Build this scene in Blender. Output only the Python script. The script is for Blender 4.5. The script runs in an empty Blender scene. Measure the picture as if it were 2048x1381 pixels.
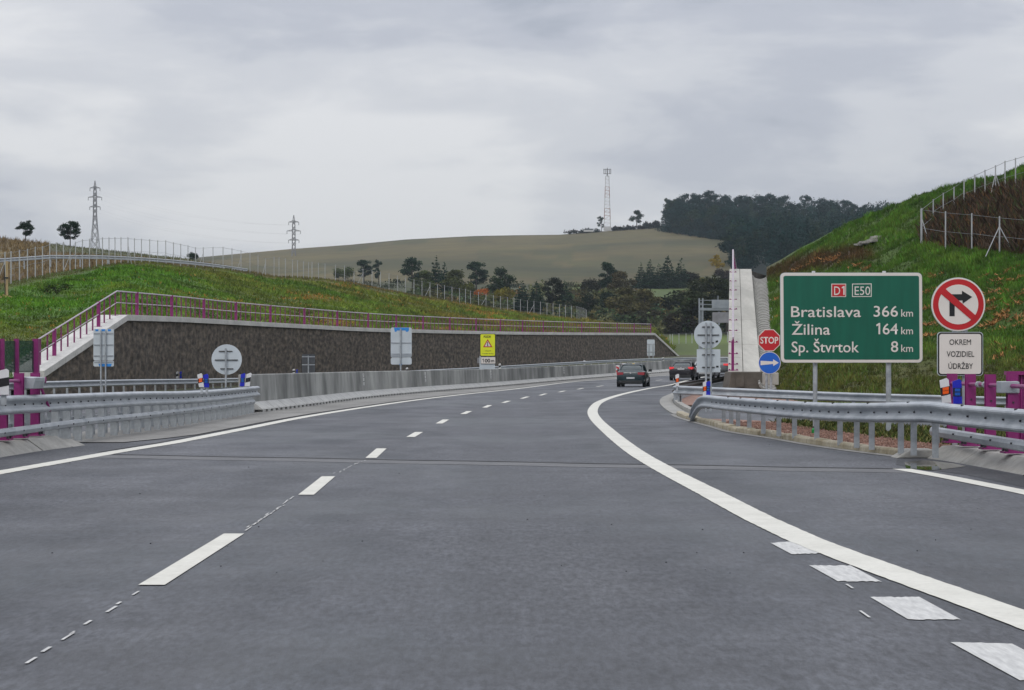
import bpy, math, random
import numpy as np
from mathutils import Vector

random.seed(7)
RNG = np.random.default_rng(7)
SC = bpy.context.scene
COL = SC.collection

# ------------------------------------------------------------------ camera, sky, sun, exposure
F, CX, HY, CH = 4500.0, 1024.0, 730.0, 1.25
cam_d = bpy.data.cameras.new("camera")
cam_d.sensor_width = 36.0
cam_d.lens = 36.0 * F / 2048.0
cam_d.shift_y = (HY - 690.5) / 2048.0
cam_d.clip_start = 0.3
cam_d.clip_end = 6000.0
cam = bpy.data.objects.new("camera", cam_d)
cam.location = (0, 0, CH)
cam.rotation_euler = (math.radians(90), 0, 0)
COL.objects.link(cam)
SC.camera = cam

SUN_EL, SUN_AZ = math.radians(48), math.radians(205)      # azimuth clockwise from +Y (the view)
world = bpy.data.worlds.new("World")
SC.world = world
world.use_nodes = True
wn, wl = world.node_tree.nodes, world.node_tree.links
wn.clear()
w_out = wn.new("ShaderNodeOutputWorld")
w_bg = wn.new("ShaderNodeBackground")
w_bg.inputs["Strength"].default_value = 0.1
wl.new(w_bg.outputs[0], w_out.inputs["Surface"])
w_sky = wn.new("ShaderNodeTexSky")
w_sky.sky_type = "NISHITA"
w_sky.sun_disc = False
w_sky.sun_elevation = SUN_EL
w_sky.sun_rotation = SUN_AZ
w_tc = wn.new("ShaderNodeTexCoord")


def wnode(kind, **kw):
    n = wn.new(kind)
    for k, v in kw.items():
        setattr(n, k, v)
    return n


def wnoise(scale_xyz, loc, scale, detail, rough, distort=0.0):
    m = wnode("ShaderNodeMapping")
    m.inputs["Scale"].default_value = scale_xyz
    m.inputs["Location"].default_value = loc
    wl.new(w_tc.outputs["Generated"], m.inputs[0])
    n = wnode("ShaderNodeTexNoise")
    n.inputs["Scale"].default_value = scale
    n.inputs["Detail"].default_value = detail
    n.inputs["Roughness"].default_value = rough
    n.inputs["Distortion"].default_value = distort
    wl.new(m.outputs[0], n.inputs["Vector"])
    return n.outputs[0]


def wramp(src, stops):
    r = wnode("ShaderNodeValToRGB")
    r.color_ramp.interpolation = "EASE"
    el = r.color_ramp.elements
    while len(el) < len(stops):
        el.new(0.5)
    for e, (p, c) in zip(el, stops):
        e.position = p
        e.color = (*c, 1)
    wl.new(src, r.inputs[0])
    return r.outputs[0]


def wmix(fac, a, b, blend="MIX"):
    m = wnode("ShaderNodeMix", data_type="RGBA", blend_type=blend)
    for sock, v in ((m.inputs[0], fac), (m.inputs[6], a), (m.inputs[7], b)):
        if isinstance(v, (int, float)):
            sock.default_value = v
        elif isinstance(v, tuple):
            sock.default_value = (*v, 1)
        else:
            wl.new(v, sock)
    return m.outputs[2]


# stratocumulus deck: broad soft bands plus smaller billows, brighter towards the zenith like any overcast
big = wnoise((3.2, 3.2, 11.0), (0.35, 0.0, 0.62), 1.0, 3.0, 0.45)
fine = wnoise((7.0, 7.0, 26.0), (1.7, 0.0, 0.2), 1.0, 6.0, 0.55, 0.25)
mixn = wnode("ShaderNodeMath", operation="MULTIPLY_ADD")
wl.new(fine, mixn.inputs[0])
mixn.inputs[1].default_value = 0.62
scaled = wnode("ShaderNodeMath", operation="MULTIPLY")
wl.new(big, scaled.inputs[0])
scaled.inputs[1].default_value = 0.75
sepw = wnode("ShaderNodeSeparateXYZ")
wl.new(w_tc.outputs["Generated"], sepw.inputs[0])
addn = wnode("ShaderNodeMath", operation="ADD")
wl.new(scaled.outputs[0], addn.inputs[0])
# slow banding of the deck with elevation: bright gap low over the hills, thicker cloud above
bandr = wramp(sepw.outputs["Z"], [(0.0, (0.0,) * 3), (0.035, (0.015,) * 3), (0.07, (0.075,) * 3), (0.095, (0.05,) * 3), (0.125, (0.012,) * 3), (0.17, (0.0,) * 3), (0.4, (0.03,) * 3)])
wl.new(bandr, addn.inputs[1])
wl.new(addn.outputs[0], mixn.inputs[2])
cloud = wramp(mixn.outputs[0], [(0.565, (3.6, 3.85, 4.45)), (0.65, (4.5, 4.68, 5.25)), (0.745, (5.6, 5.72, 6.1)), (0.87, (6.9, 6.93, 7.1))])
zen = wnode("ShaderNodeMath", operation="MULTIPLY_ADD")
wl.new(sepw.outputs["Z"], zen.inputs[0])
zen.inputs[1].default_value = 1.5
zen.inputs[2].default_value = 0.98
zenc = wnode("ShaderNodeVectorMath", operation="SCALE")
wl.new(cloud, zenc.inputs[0])
wl.new(zen.outputs[0], zenc.inputs["Scale"])
wl.new(wmix(0.93, w_sky.outputs[0], zenc.outputs[0]), w_bg.inputs["Color"])

sun_d = bpy.data.lights.new("sun", "SUN")
sun_d.energy = 0.9
sun_d.angle = math.radians(18)
sun_d.color = (1.0, 0.96, 0.90)
sun = bpy.data.objects.new("sun", sun_d)
sun_dir = Vector((math.sin(SUN_AZ) * math.cos(SUN_EL), math.cos(SUN_AZ) * math.cos(SUN_EL), math.sin(SUN_EL)))
sun.rotation_euler = sun_dir.to_track_quat("Z", "Y").to_euler()
sun.location = (0, -10, 60)
COL.objects.link(sun)

SC.view_settings.view_transform = "Standard"
SC.view_settings.look = "None"
SC.view_settings.exposure = 0.0
SC.view_settings.gamma = 1.0
SC.view_settings.use_curve_mapping = False
SC.render.engine = "CYCLES"
SC.cycles.max_bounces = 5
SC.cycles.volume_bounces = 0
SC.cycles.use_denoising = True


# ------------------------------------------------------------------ helpers
def elev(Y):
    """The carriageway climbs gently past 110 m."""
    if Y < 110:
        return 0.0
    if Y < 230:
        return 8e-5 * (Y - 110) ** 2
    return 1.152 + 0.0192 * (Y - 230)


def P(x, y, Z):
    return Vector(((x - CX) * Z / F, Z, CH + (HY - y) * Z / F))


def G(x, y, dz=0.0):
    """Point of the road surface (plus dz) seen at a photo position."""
    a, b = 3.0, 420.0
    for _ in range(50):
        m = (a + b) / 2
        if m * (y - HY) / F - (CH - elev(m) - dz) > 0:
            b = m
        else:
            a = m
    return Vector(((x - CX) * a / F, a, elev(a) + dz))


def lerp_tab(tab, v):
    if v <= tab[0][0]:
        return tab[0][1]
    for (a, fa), (b, fb) in zip(tab, tab[1:]):
        if v <= b:
            return fa + (fb - fa) * (v - a) / (b - a)
    return tab[-1][1]


def smooth_path(pts, step):
    """Catmull-Rom through 3D points, resampled at about step metres."""
    p = [Vector(q) for q in pts]
    p = [p[0] * 2 - p[1]] + p + [p[-1] * 2 - p[-2]]
    out = []
    for i in range(1, len(p) - 2):
        n = max(1, int((p[i + 1] - p[i]).length / step))
        for k in range(n):
            t = k / n
            a, b, c, d = p[i - 1], p[i], p[i + 1], p[i + 2]
            out.append(0.5 * ((2 * b) + (c - a) * t + (2 * a - 5 * b + 4 * c - d) * t * t + (3 * b - a - 3 * c + d) * t ** 3))
    out.append(p[-2])
    return out


def path_at(path, dist):
    for a, b in zip(path, path[1:]):
        l = (b - a).length
        if dist <= l or b is path[-1]:
            return a.lerp(b, min(1.0, dist / max(l, 1e-6))), (b - a).normalized()
        dist -= l


def path_len(path):
    return sum((b - a).length for a, b in zip(path, path[1:]))


def sub_path(path, d0, d1):
    out = [path_at(path, d0)[0]]
    acc = 0.0
    for a, b in zip(path, path[1:]):
        acc += (b - a).length
        if d0 + 0.02 < acc < d1 - 0.02:
            out.append(b)
    out.append(path_at(path, d1)[0])
    return out


def world_of(o):
    v = Vector((0, 0, 0))
    while o is not None:
        v += o.location
        o = o.parent
    return v


def tag(o, label=None, cat=None, group=None, kind=None):
    if label:
        o["label"] = label
    if cat:
        o["category"] = cat
    if group:
        o["group"] = group
    if kind:
        o["kind"] = kind
    return o


def thing(name, loc, label, cat, group=None, rz=0.0):
    o = bpy.data.objects.new(name, None)
    o.empty_display_size = 0.3
    o.location = loc
    o.rotation_euler = (0, 0, rz)
    COL.objects.link(o)
    return tag(o, label, cat, group)


class MB:
    def __init__(self):
        self.v, self.f, self.m = [], [], []

    def add(self, vs, fs, mi=0):
        k = len(self.v)
        self.v += [tuple(v) for v in vs]
        self.f += [tuple(i + k for i in f) for f in fs]
        self.m += [mi] * len(fs)
        return self

    def box(self, c, s, rz=0.0, mi=0, rx=0.0):
        hx, hy, hz = s[0] / 2, s[1] / 2, s[2] / 2
        ca, sa, cb, sb = math.cos(rz), math.sin(rz), math.cos(rx), math.sin(rx)
        vs = []
        for dx, dy, dz in ((-1, -1, -1), (1, -1, -1), (1, 1, -1), (-1, 1, -1), (-1, -1, 1), (1, -1, 1), (1, 1, 1), (-1, 1, 1)):
            x, y, z = dx * hx, dy * hy, dz * hz
            y, z = y * cb - z * sb, y * sb + z * cb
            vs.append((c[0] + x * ca - y * sa, c[1] + x * sa + y * ca, c[2] + z))
        return self.add(vs, [(0, 3, 2, 1), (4, 5, 6, 7), (0, 1, 5, 4), (1, 2, 6, 5), (2, 3, 7, 6), (3, 0, 4, 7)], mi)

    def tube(self, a, b, r, n=8, r2=None, mi=0):
        a, b = Vector(a), Vector(b)
        r2 = r if r2 is None else r2
        d = (b - a).normalized()
        u = d.orthogonal().normalized()
        w = d.cross(u)
        vs = []
        for p, rr in ((a, r), (b, r2)):
            for i in range(n):
                t = 2 * math.pi * i / n
                vs.append(p + u * (rr * math.cos(t)) + w * (rr * math.sin(t)))
        fs = [(i, (i + 1) % n, n + (i + 1) % n, n + i) for i in range(n)]
        fs += [tuple(range(n))[::-1], tuple(range(n, 2 * n))]
        return self.add(vs, fs, mi)

    def sweep(self, path, prof, closed=True, mi=0, caps=True):
        n, vs = len(prof), []
        for i, p in enumerate(path):
            t = path[min(i + 1, len(path) - 1)] - path[max(i - 1, 0)]
            t = Vector((t.x, t.y, 0)).normalized()
            s = Vector((t.y, -t.x, 0))
            for a, b in prof:
                q = p + s * a
                vs.append((q.x, q.y, q.z + b))
        fs = []
        m = n if closed else n - 1
        for i in range(len(path) - 1):
            for j in range(m):
                k = (j + 1) % n
                fs.append((i * n + j, i * n + k, (i + 1) * n + k, (i + 1) * n + j))
        if closed and caps:
            fs.append(tuple(range(n))[::-1])
            fs.append(tuple(range((len(path) - 1) * n, len(path) * n)))
        return self.add(vs, fs, mi)

    def prism(self, poly, y0, y1, mi=0):
        """Polygon in the x,z plane given depth from y0 (front) to y1."""
        n = len(poly)
        vs = [(x, y0, z) for x, z in poly] + [(x, y1, z) for x, z in poly]
        fs = [tuple(range(n)), tuple(range(n, 2 * n))[::-1]]
        fs += [(i, n + i, n + (i + 1) % n, (i + 1) % n) for i in range(n)]
        return self.add(vs, fs, mi)

    def build(self, name, mats, parent=None, local=False, smooth=False, bevel=0.0):
        me = bpy.data.meshes.new(name)
        vs = self.v
        if parent is not None and not local:
            o = world_of(parent)
            vs = [(x - o.x, y - o.y, z - o.z) for x, y, z in vs]
        me.from_pydata(vs, [], self.f)
        for m in (mats if isinstance(mats, (list, tuple)) else [mats]):
            me.materials.append(m)
        if any(self.m):
            me.polygons.foreach_set("material_index", self.m)
        if smooth:
            me.polygons.foreach_set("use_smooth", [True] * len(me.polygons))
        me.update()
        ob = bpy.data.objects.new(name, me)
        if parent is not None:
            ob.parent = parent
        COL.objects.link(ob)
        if bevel:
            b = ob.modifiers.new("bevel", "BEVEL")
            b.width = bevel
            b.segments = 2
            b.limit_method = "ANGLE"
        return ob


def place(ob_src, name, parent, loc, rz=0.0):
    """Another part sharing ob_src's mesh (mesh modelled round its own origin)."""
    c = ob_src.copy()
    c.name = name
    c.parent = parent
    o = world_of(parent)
    c.location = Vector(loc) - o
    c.rotation_euler = (0, 0, rz)
    COL.objects.link(c)
    return c


def np_mesh(name, verts, faces, mats, colors=None, smooth=False, mat_idx=None, parent=None):
    """verts (n,3) array, faces (m,k) array with equal k."""
    me = bpy.data.meshes.new(name)
    verts = np.asarray(verts, dtype=np.float32)
    faces = np.asarray(faces, dtype=np.int32)
    m, k = faces.shape
    me.vertices.add(len(verts))
    me.vertices.foreach_set("co", verts.ravel())
    me.loops.add(m * k)
    me.loops.foreach_set("vertex_index", faces.ravel())
    me.polygons.add(m)
    me.polygons.foreach_set("loop_start", np.arange(0, m * k, k, dtype=np.int32))
    me.polygons.foreach_set("loop_total", np.full(m, k, dtype=np.int32))
    for mt in (mats if isinstance(mats, (list, tuple)) else [mats]):
        me.materials.append(mt)
    if mat_idx is not None:
        me.polygons.foreach_set("material_index", np.asarray(mat_idx, dtype=np.int32))
    if smooth:
        me.polygons.foreach_set("use_smooth", np.ones(m, dtype=bool))
    if colors is not None:
        ca = me.color_attributes.new("Col", "FLOAT_COLOR", "POINT")
        c4 = np.ones((len(verts), 4), dtype=np.float32)
        c4[:, :3] = colors
        ca.data.foreach_set("color", c4.ravel())
    me.update(calc_edges=True)
    me.validate()
    ob = bpy.data.objects.new(name, me)
    ob.parent = parent
    COL.objects.link(ob)
    return ob


# ------------------------------------------------------------------ materials
def pmat(name, c1, c2=None, scale=4.0, detail=5.0, rough=0.8, metal=0.0, bump=0.0, bscale=None, stretch=(1, 1, 1),
         attr=False, rvar=0.0, lo=0.35, hi=0.65, fine=None, fscale=40.0, spec=None, emit=None, estr=0.0, coat=0.0, alpha=None, trans=0.0):
    m = bpy.data.materials.new(name)
    m.use_nodes = True
    nt = m.node_tree
    n, l = nt.nodes, nt.links
    b = n["Principled BSDF"]
    b.inputs["Roughness"].default_value = rough
    b.inputs["Metallic"].default_value = metal
    if spec is not None:
        b.inputs["Specular IOR Level"].default_value = spec
    if coat:
        b.inputs["Coat Weight"].default_value = coat
    if trans:
        b.inputs["Transmission Weight"].default_value = trans
    if alpha is not None:
        b.inputs["Alpha"].default_value = alpha
    if emit:
        b.inputs["Emission Color"].default_value = (*emit, 1)
        b.inputs["Emission Strength"].default_value = estr
    tc = n.new("ShaderNodeTexCoord")
    mp = n.new("ShaderNodeMapping")
    mp.inputs["Scale"].default_value = stretch
    l.new(tc.outputs["Object"], mp.inputs[0])
    base = None
    if attr:
        a = n.new("ShaderNodeAttribute")
        a.attribute_name = "Col"
        base = a.outputs["Color"]
    nz = n.new("ShaderNodeTexNoise")
    nz.inputs["Scale"].default_value = scale
    nz.inputs["Detail"].default_value = detail
    nz.inputs["Roughness"].default_value = 0.6
    l.new(mp.outputs[0], nz.inputs["Vector"])
    if attr:
        mx = n.new("ShaderNodeMix")
        mx.data_type, mx.blend_type = "RGBA", "MULTIPLY"
        mx.inputs[0].default_value = 1.0
        r = n.new("ShaderNodeValToRGB")
        r.color_ramp.elements[0].position, r.color_ramp.elements[1].position = lo, hi
        r.color_ramp.elements[0].color = (*c1, 1)
        r.color_ramp.elements[1].color = (*(c2 or c1), 1)
        l.new(nz.outputs[0], r.inputs[0])
        l.new(base, mx.inputs[6])
        l.new(r.outputs[0], mx.inputs[7])
        colout = mx.outputs[2]
    elif c2 is not None:
        r = n.new("ShaderNodeValToRGB")
        r.color_ramp.elements[0].position, r.color_ramp.elements[1].position = lo, hi
        r.color_ramp.elements[0].color = (*c1, 1)
        r.color_ramp.elements[1].color = (*c2, 1)
        l.new(nz.outputs[0], r.inputs[0])
        colout = r.outputs[0]
    else:
        rgb = n.new("ShaderNodeRGB")
        rgb.outputs[0].default_value = (*c1, 1)
        colout = rgb.outputs[0]
    if fine:
        n2 = n.new("ShaderNodeTexNoise")
        n2.inputs["Scale"].default_value = fscale
        n2.inputs["Detail"].default_value = 3
        l.new(mp.outputs[0], n2.inputs["Vector"])
        r2 = n.new("ShaderNodeValToRGB")
        r2.color_ramp.elements[0].position, r2.color_ramp.elements[1].position = 0.3, 0.7
        r2.color_ramp.elements[0].color = (1 - fine,) * 3 + (1,)
        r2.color_ramp.elements[1].color = (1 + fine,) * 3 + (1,)
        l.new(n2.outputs[0], r2.inputs[0])
        mx = n.new("ShaderNodeMix")
        mx.data_type, mx.blend_type = "RGBA", "MULTIPLY"
        mx.inputs[0].default_value = 1.0
        l.new(colout, mx.inputs[6])
        l.new(r2.outputs[0], mx.inputs[7])
        colout = mx.outputs[2]
    l.new(colout, b.inputs["Base Color"])
    if rvar:
        mr = n.new("ShaderNodeMapRange")
        mr.inputs["From Min"].default_value, mr.inputs["From Max"].default_value = 0.3, 0.7
        mr.inputs["To Min"].default_value, mr.inputs["To Max"].default_value = rough - rvar, rough + rvar
        l.new(nz.outputs[0], mr.inputs[0])
        l.new(mr.outputs[0], b.inputs["Roughness"])
    if bump:
        bn = n.new("ShaderNodeTexNoise")
        bn.inputs["Scale"].default_value = bscale or scale * 3
        bn.inputs["Detail"].default_value = 4
        l.new(mp.outputs[0], bn.inputs["Vector"])
        bp = n.new("ShaderNodeBump")
        bp.inputs["Strength"].default_value = min(1.0, bump)
        bp.inputs["Distance"].default_value = 0.03
        l.new(bn.outputs[0], bp.inputs["Height"])
        l.new(bp.outputs[0], b.inputs["Normal"])
    return m


def asphalt_mat(name, tint=1.0, scale_dir=(1, 1, 1)):
    m = bpy.data.materials.new(name)
    m.use_nodes = True
    n, l = m.node_tree.nodes, m.node_tree.links
    b = n["Principled BSDF"]
    tc = n.new("ShaderNodeTexCoord")

    def noise(scale, stretch, detail=5, rough=0.6):
        mp = n.new("ShaderNodeMapping")
        mp.inputs["Scale"].default_value = stretch
        l.new(tc.outputs["Object"], mp.inputs[0])
        z = n.new("ShaderNodeTexNoise")
        z.inputs["Scale"].default_value = scale
        z.inputs["Detail"].default_value = detail
        z.inputs["Roughness"].default_value = rough
        l.new(mp.outputs[0], z.inputs["Vector"])
        return z.outputs[0]

    def ramp(src, stops):
        r = n.new("ShaderNodeValToRGB")
        el = r.color_ramp.elements
        while len(el) < len(stops):
            el.new(0.5)
        for e, (p, c) in zip(el, stops):
            e.position = p
            e.color = (c[0], c[1], c[2], 1) if isinstance(c, tuple) else (c, c, c, 1)
        l.new(src, r.inputs[0])
        return r.outputs[0]

    def mul(a, c):
        mx = n.new("ShaderNodeMix")
        mx.data_type, mx.blend_type = "RGBA", "MULTIPLY"
        mx.inputs[0].default_value = 1
        l.new(a, mx.inputs[6])
        l.new(c, mx.inputs[7])
        return mx.outputs[2]

    t = tint
    broad = ramp(noise(0.32, (1, 0.35, 1), 4), [(0.38, (0.036 * t, 0.042 * t, 0.050 * t)), (0.5, (0.053 * t, 0.057 * t, 0.067 * t)), (0.62, (0.080 * t, 0.084 * t, 0.095 * t))])
    streak = ramp(noise(1.0, (0.16, 0.9, 1), 4), [(0.3, 0.80), (0.7, 1.18)])           # spreader passes across the lanes
    wheel = ramp(noise(1.2, (0.9, 0.02, 1), 2), [(0.35, 0.88), (0.65, 1.10)])           # along the lanes
    grit = ramp(noise(26, (1, 0.22, 1), 4, 0.75), [(0.37, 0.62), (0.5, 1.0), (0.63, 1.40)])
    grain = ramp(noise(7, (1, 0.3, 1), 5, 0.75), [(0.3, 0.78), (0.7, 1.22)])
    col = mul(mul(mul(mul(broad, streak), grit), grain), wheel)
    l.new(col, b.inputs["Base Color"])
    wet = ramp(noise(0.25, (1, 0.45, 1), 5), [(0.40, 0.46), (0.58, 0.66)])
    l.new(wet, b.inputs["Roughness"])
    bp = n.new("ShaderNodeBump")
    bp.inputs["Strength"].default_value = 0.55
    bp.inputs["Distance"].default_value = 0.012
    l.new(noise(60, (1, 1, 1), 3, 0.7), bp.inputs["Height"])
    l.new(bp.outputs[0], b.inputs["Normal"])
    return m


M = {}
M["asphalt"] = asphalt_mat("asphalt")
M["asphalt2"] = asphalt_mat("asphalt_ramp", 0.95)
M["paint"] = pmat("road_paint", (0.56, 0.55, 0.49), (0.66, 0.648, 0.585), scale=2, rough=0.7, fine=0.06, fscale=24, lo=0.3, hi=0.6)
M["paint_thin"] = pmat("worn_road_paint", (0.46, 0.46, 0.45), (0.60, 0.60, 0.58), scale=9, rough=0.75, stretch=(3, 0.4, 1), fine=0.08, fscale=20)
M["joint"] = pmat("joint_rubber_and_slot_shade", (0.02, 0.02, 0.022), rough=0.6)
M["joint_band"] = pmat("joint_grout", (0.11, 0.105, 0.10), (0.15, 0.145, 0.14), scale=4, rough=0.8)
M["conc"] = pmat("concrete_precast", (0.24, 0.235, 0.22), (0.34, 0.335, 0.31), scale=1.6, detail=7, rough=0.85, bump=0.3, bscale=14, fine=0.1, fscale=22)
M["conc_light"] = pmat("concrete_light", (0.36, 0.35, 0.315), (0.52, 0.505, 0.455), scale=0.6, detail=8, rough=0.85, stretch=(1, .15, .6), fine=0.06, fscale=6)
M["conc_barrier"] = pmat("concrete_barrier_streaked", (0.125, 0.13, 0.125), (0.42, 0.425, 0.405), scale=0.85, detail=9, rough=0.85, stretch=(1.6, 0.55, 0.28), bump=0.25, bscale=9, lo=0.36, hi=0.70, fine=0.16, fscale=3.2)
M["conc_toe"] = pmat("concrete_toe", (0.38, 0.38, 0.37), (0.50, 0.50, 0.48), scale=2, detail=6, rough=0.85, fine=0.08)
M["conc_apron"] = pmat("concrete_apron", (0.17, 0.165, 0.155), (0.26, 0.255, 0.24), scale=0.7, detail=7, rough=0.8, stretch=(1, 0.35, 1), fine=0.1, fscale=15)
M["kerb_yellow"] = pmat("kerb_sandy", (0.26, 0.22, 0.14), (0.42, 0.38, 0.29), scale=2.2, detail=6, rough=0.9, fine=0.15, fscale=18)
M["kerb_conc"] = pmat("kerb_concrete", (0.25, 0.245, 0.225), (0.36, 0.35, 0.325), scale=1.8, detail=7, rough=0.9, fine=0.1, fscale=18)
M["dark_conc"] = pmat("weathered_concrete", (0.06, 0.052, 0.042), (0.13, 0.115, 0.095), scale=1.2, detail=7, rough=0.9, bump=0.4, bscale=6)
M["wall"] = pmat("ribbed_stone_wall", (0.042, 0.034, 0.026), (0.145, 0.116, 0.088), scale=4.2, detail=12, rough=0.95, stretch=(1.0, 0.30, 0.8), bump=0.9, bscale=6, lo=0.34, hi=0.70, fine=0.65, fscale=5.0)
M["galv"] = pmat("galvanised_steel", (0.31, 0.34, 0.37), (0.45, 0.475, 0.50), scale=2.4, detail=6, rough=0.5, metal=0.35, rvar=0.1, fine=0.06, fscale=10, stretch=(1, 1, 1))
M["galv_post"] = pmat("galvanised_post", (0.29, 0.315, 0.335), (0.44, 0.465, 0.485), scale=6, detail=5, rough=0.55, metal=0.3, fine=0.08, fscale=20)
M["galv_dark"] = pmat("dull_dark_steel", (0.05, 0.05, 0.052), (0.09, 0.088, 0.085), scale=3, rough=0.6, metal=0.2)  # darker than the other steel: far rail beam and near clamp bars
M["fence"] = pmat("fence_steel", (0.34, 0.35, 0.36), (0.46, 0.47, 0.48), scale=5, rough=0.6, metal=0.2)
M["wire"] = pmat("fence_wire", (0.22, 0.23, 0.24), rough=0.6, metal=0.3)
M["bolt"] = pmat("bolt_steel", (0.05, 0.05, 0.055), rough=0.5, metal=0.5)
M["purple"] = pmat("magenta_paint", (0.20, 0.010, 0.115), (0.25, 0.018, 0.15), scale=3, rough=0.42, fine=0.05, fscale=12)
M["purple_far"] = pmat("magenta_paint_thin", (0.15, 0.015, 0.085), (0.19, 0.022, 0.11), scale=3, rough=0.5)
M["rail_pale"] = pmat("pale_pink_rail", (0.42, 0.36, 0.42), (0.52, 0.45, 0.50), scale=3, rough=0.45, metal=0.2)
M["sign_back"] = pmat("sign_back_aluminium", (0.50, 0.55, 0.58), (0.58, 0.63, 0.66), scale=1.5, rough=0.55, metal=0.15)
M["sign_back_dark"] = pmat("mesh_sign_dark", (0.055, 0.06, 0.068), (0.08, 0.085, 0.095), scale=4, rough=0.7)
M["sign_white"] = pmat("sign_white_film", (0.70, 0.65, 0.60), (0.76, 0.71, 0.66), scale=1.2, rough=0.4)
M["sign_beige"] = pmat("sign_beige_film", (0.58, 0.52, 0.47), (0.64, 0.58, 0.53), scale=1.2, rough=0.45)
M["sign_green"] = pmat("sign_green_film", (0.001, 0.098, 0.060), (0.002, 0.122, 0.074), scale=2.0, rough=0.32, stretch=(3, 1, 0.4))
M["sign_red"] = pmat("sign_red_film", (0.46, 0.008, 0.014), (0.54, 0.014, 0.020), scale=2, rough=0.35)
M["sign_blue"] = pmat("sign_blue_film", (0.006, 0.10, 0.50), (0.01, 0.13, 0.58), scale=2, rough=0.35)
M["sign_yellow"] = pmat("sign_yellow_film", (0.72, 0.76, 0.01), (0.80, 0.84, 0.02), scale=2, rough=0.4)
M["ink"] = pmat("sign_black_ink", (0.008, 0.008, 0.010), rough=0.5)
M["white_plastic"] = pmat("white_plastic", (0.62, 0.62, 0.63), (0.72, 0.72, 0.72), scale=4, rough=0.4)
M["orange_refl"] = pmat("orange_reflector", (0.85, 0.10, 0.015), (0.9, 0.14, 0.02), scale=20, rough=0.25)
M["blue_plastic"] = pmat("blue_plastic", (0.008, 0.015, 0.40), (0.012, 0.02, 0.48), scale=4, rough=0.35)
M["blue_refl"] = pmat("blue_reflector", (0.01, 0.08, 0.38), (0.015, 0.12, 0.50), scale=20, rough=0.25)
M["sticker_blue"] = pmat("blue_tape", (0.02, 0.20, 0.60), (0.03, 0.28, 0.70), scale=8, rough=0.5)
M["green_mesh"] = pmat("green_screen_panel", (0.012, 0.055, 0.038), (0.022, 0.075, 0.052), scale=3, rough=0.35, alpha=0.62)
M["gravel"] = pmat("red_gravel", (0.19, 0.105, 0.080), (0.36, 0.23, 0.18), scale=9, detail=8, rough=0.95, bump=0.8, bscale=30, fine=0.35, fscale=28)
M["ground"] = pmat("verge_soil_grass", (0.035, 0.045, 0.015), (0.09, 0.085, 0.035), scale=1.4, detail=8, rough=0.95, bump=0.6, bscale=8, fine=0.25, fscale=9)
M["hill_grass"] = pmat("hill_grass_ground", (0.62, 0.62, 0.62), (1.25, 1.22, 1.15), scale=0.55, detail=9, rough=0.95, bump=0.7, bscale=3.0, attr=True, lo=0.33, hi=0.68, fine=0.28, fscale=3.5)
M["far_land"] = pmat("far_hill_land", (0.72, 0.76, 0.74), (1.22, 1.18, 1.12), scale=0.022, detail=10, rough=1.0, attr=True, lo=0.35, hi=0.65, fine=0.12, fscale=0.15, stretch=(1, 0.6, 3))
M["blade"] = pmat("grass_blades", (0.85, 0.85, 0.85), (1.15, 1.15, 1.1), scale=1.5, rough=0.8, attr=True, spec=0.2)
M["leaf"] = pmat("foliage", (0.7, 0.7, 0.7), (1.3, 1.3, 1.25), scale=0.9, rough=1.0, attr=True, spec=0.0)
M["coping"] = pmat("pale_coping", (0.46, 0.455, 0.43), (0.60, 0.59, 0.56), scale=1.3, detail=7, rough=0.85, stretch=(1, .4, 1), fine=0.08, fscale=9)
M["bark"] = pmat("bark", (0.03, 0.024, 0.018), (0.07, 0.055, 0.042), scale=3, rough=0.95, stretch=(1, 1, 0.3))
M["lattice"] = pmat("pylon_steel", (0.20, 0.20, 0.21), (0.28, 0.28, 0.29), scale=1, rough=0.6, metal=0.3)
M["lattice_red"] = pmat("mast_band_red", (0.30, 0.17, 0.15), rough=0.6)
M["lattice_white"] = pmat("mast_band_white", (0.48, 0.48, 0.48), rough=0.6)
M["stone"] = pmat("pale_stone", (0.22, 0.21, 0.19), (0.42, 0.41, 0.37), scale=4, rough=0.95, fine=0.2)
M["wood"] = pmat("stake_wood", (0.34, 0.24, 0.12), (0.46, 0.34, 0.19), scale=5, rough=0.8, stretch=(2, 2, 0.3))
M["mulch"] = pmat("wood_mulch", (0.24, 0.13, 0.05), (0.38, 0.23, 0.10), scale=6, rough=0.95)
M["tyre"] = pmat("tyre_rubber", (0.012, 0.012, 0.012), rough=0.85)
M["rim"] = pmat("alloy_rim", (0.28, 0.28, 0.29), rough=0.35, metal=0.7)
M["car_glass"] = pmat("car_glass", (0.045, 0.06, 0.062), rough=0.08, spec=0.8)
M["car_green"] = pmat("dark_teal_car_paint", (0.006, 0.022, 0.028), (0.010, 0.030, 0.036), scale=2, rough=0.30, coat=0.6)
M["car_black"] = pmat("black_car_paint", (0.016, 0.014, 0.018), (0.022, 0.020, 0.025), scale=2, rough=0.30, coat=0.5)
M["car_white"] = pmat("white_car_paint", (0.60, 0.61, 0.62), (0.66, 0.67, 0.68), scale=2, rough=0.3, coat=0.5)
M["car_grey"] = pmat("grey_car_paint", (0.12, 0.13, 0.14), (0.15, 0.16, 0.17), scale=2, rough=0.3, coat=0.5)
M["trim"] = pmat("black_car_trim", (0.014, 0.015, 0.016), rough=0.6)
M["lamp_dull"] = pmat("tail_lamp_glass", (0.26, 0.012, 0.02), (0.34, 0.03, 0.04), scale=30, rough=0.15)
M["lamp_lit"] = pmat("lit_tail_lamp", (0.6, 0.03, 0.04), rough=0.2, emit=(1.0, 0.05, 0.05), estr=0.35)
M["plate"] = pmat("number_plate", (0.55, 0.56, 0.57), rough=0.4)
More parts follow.
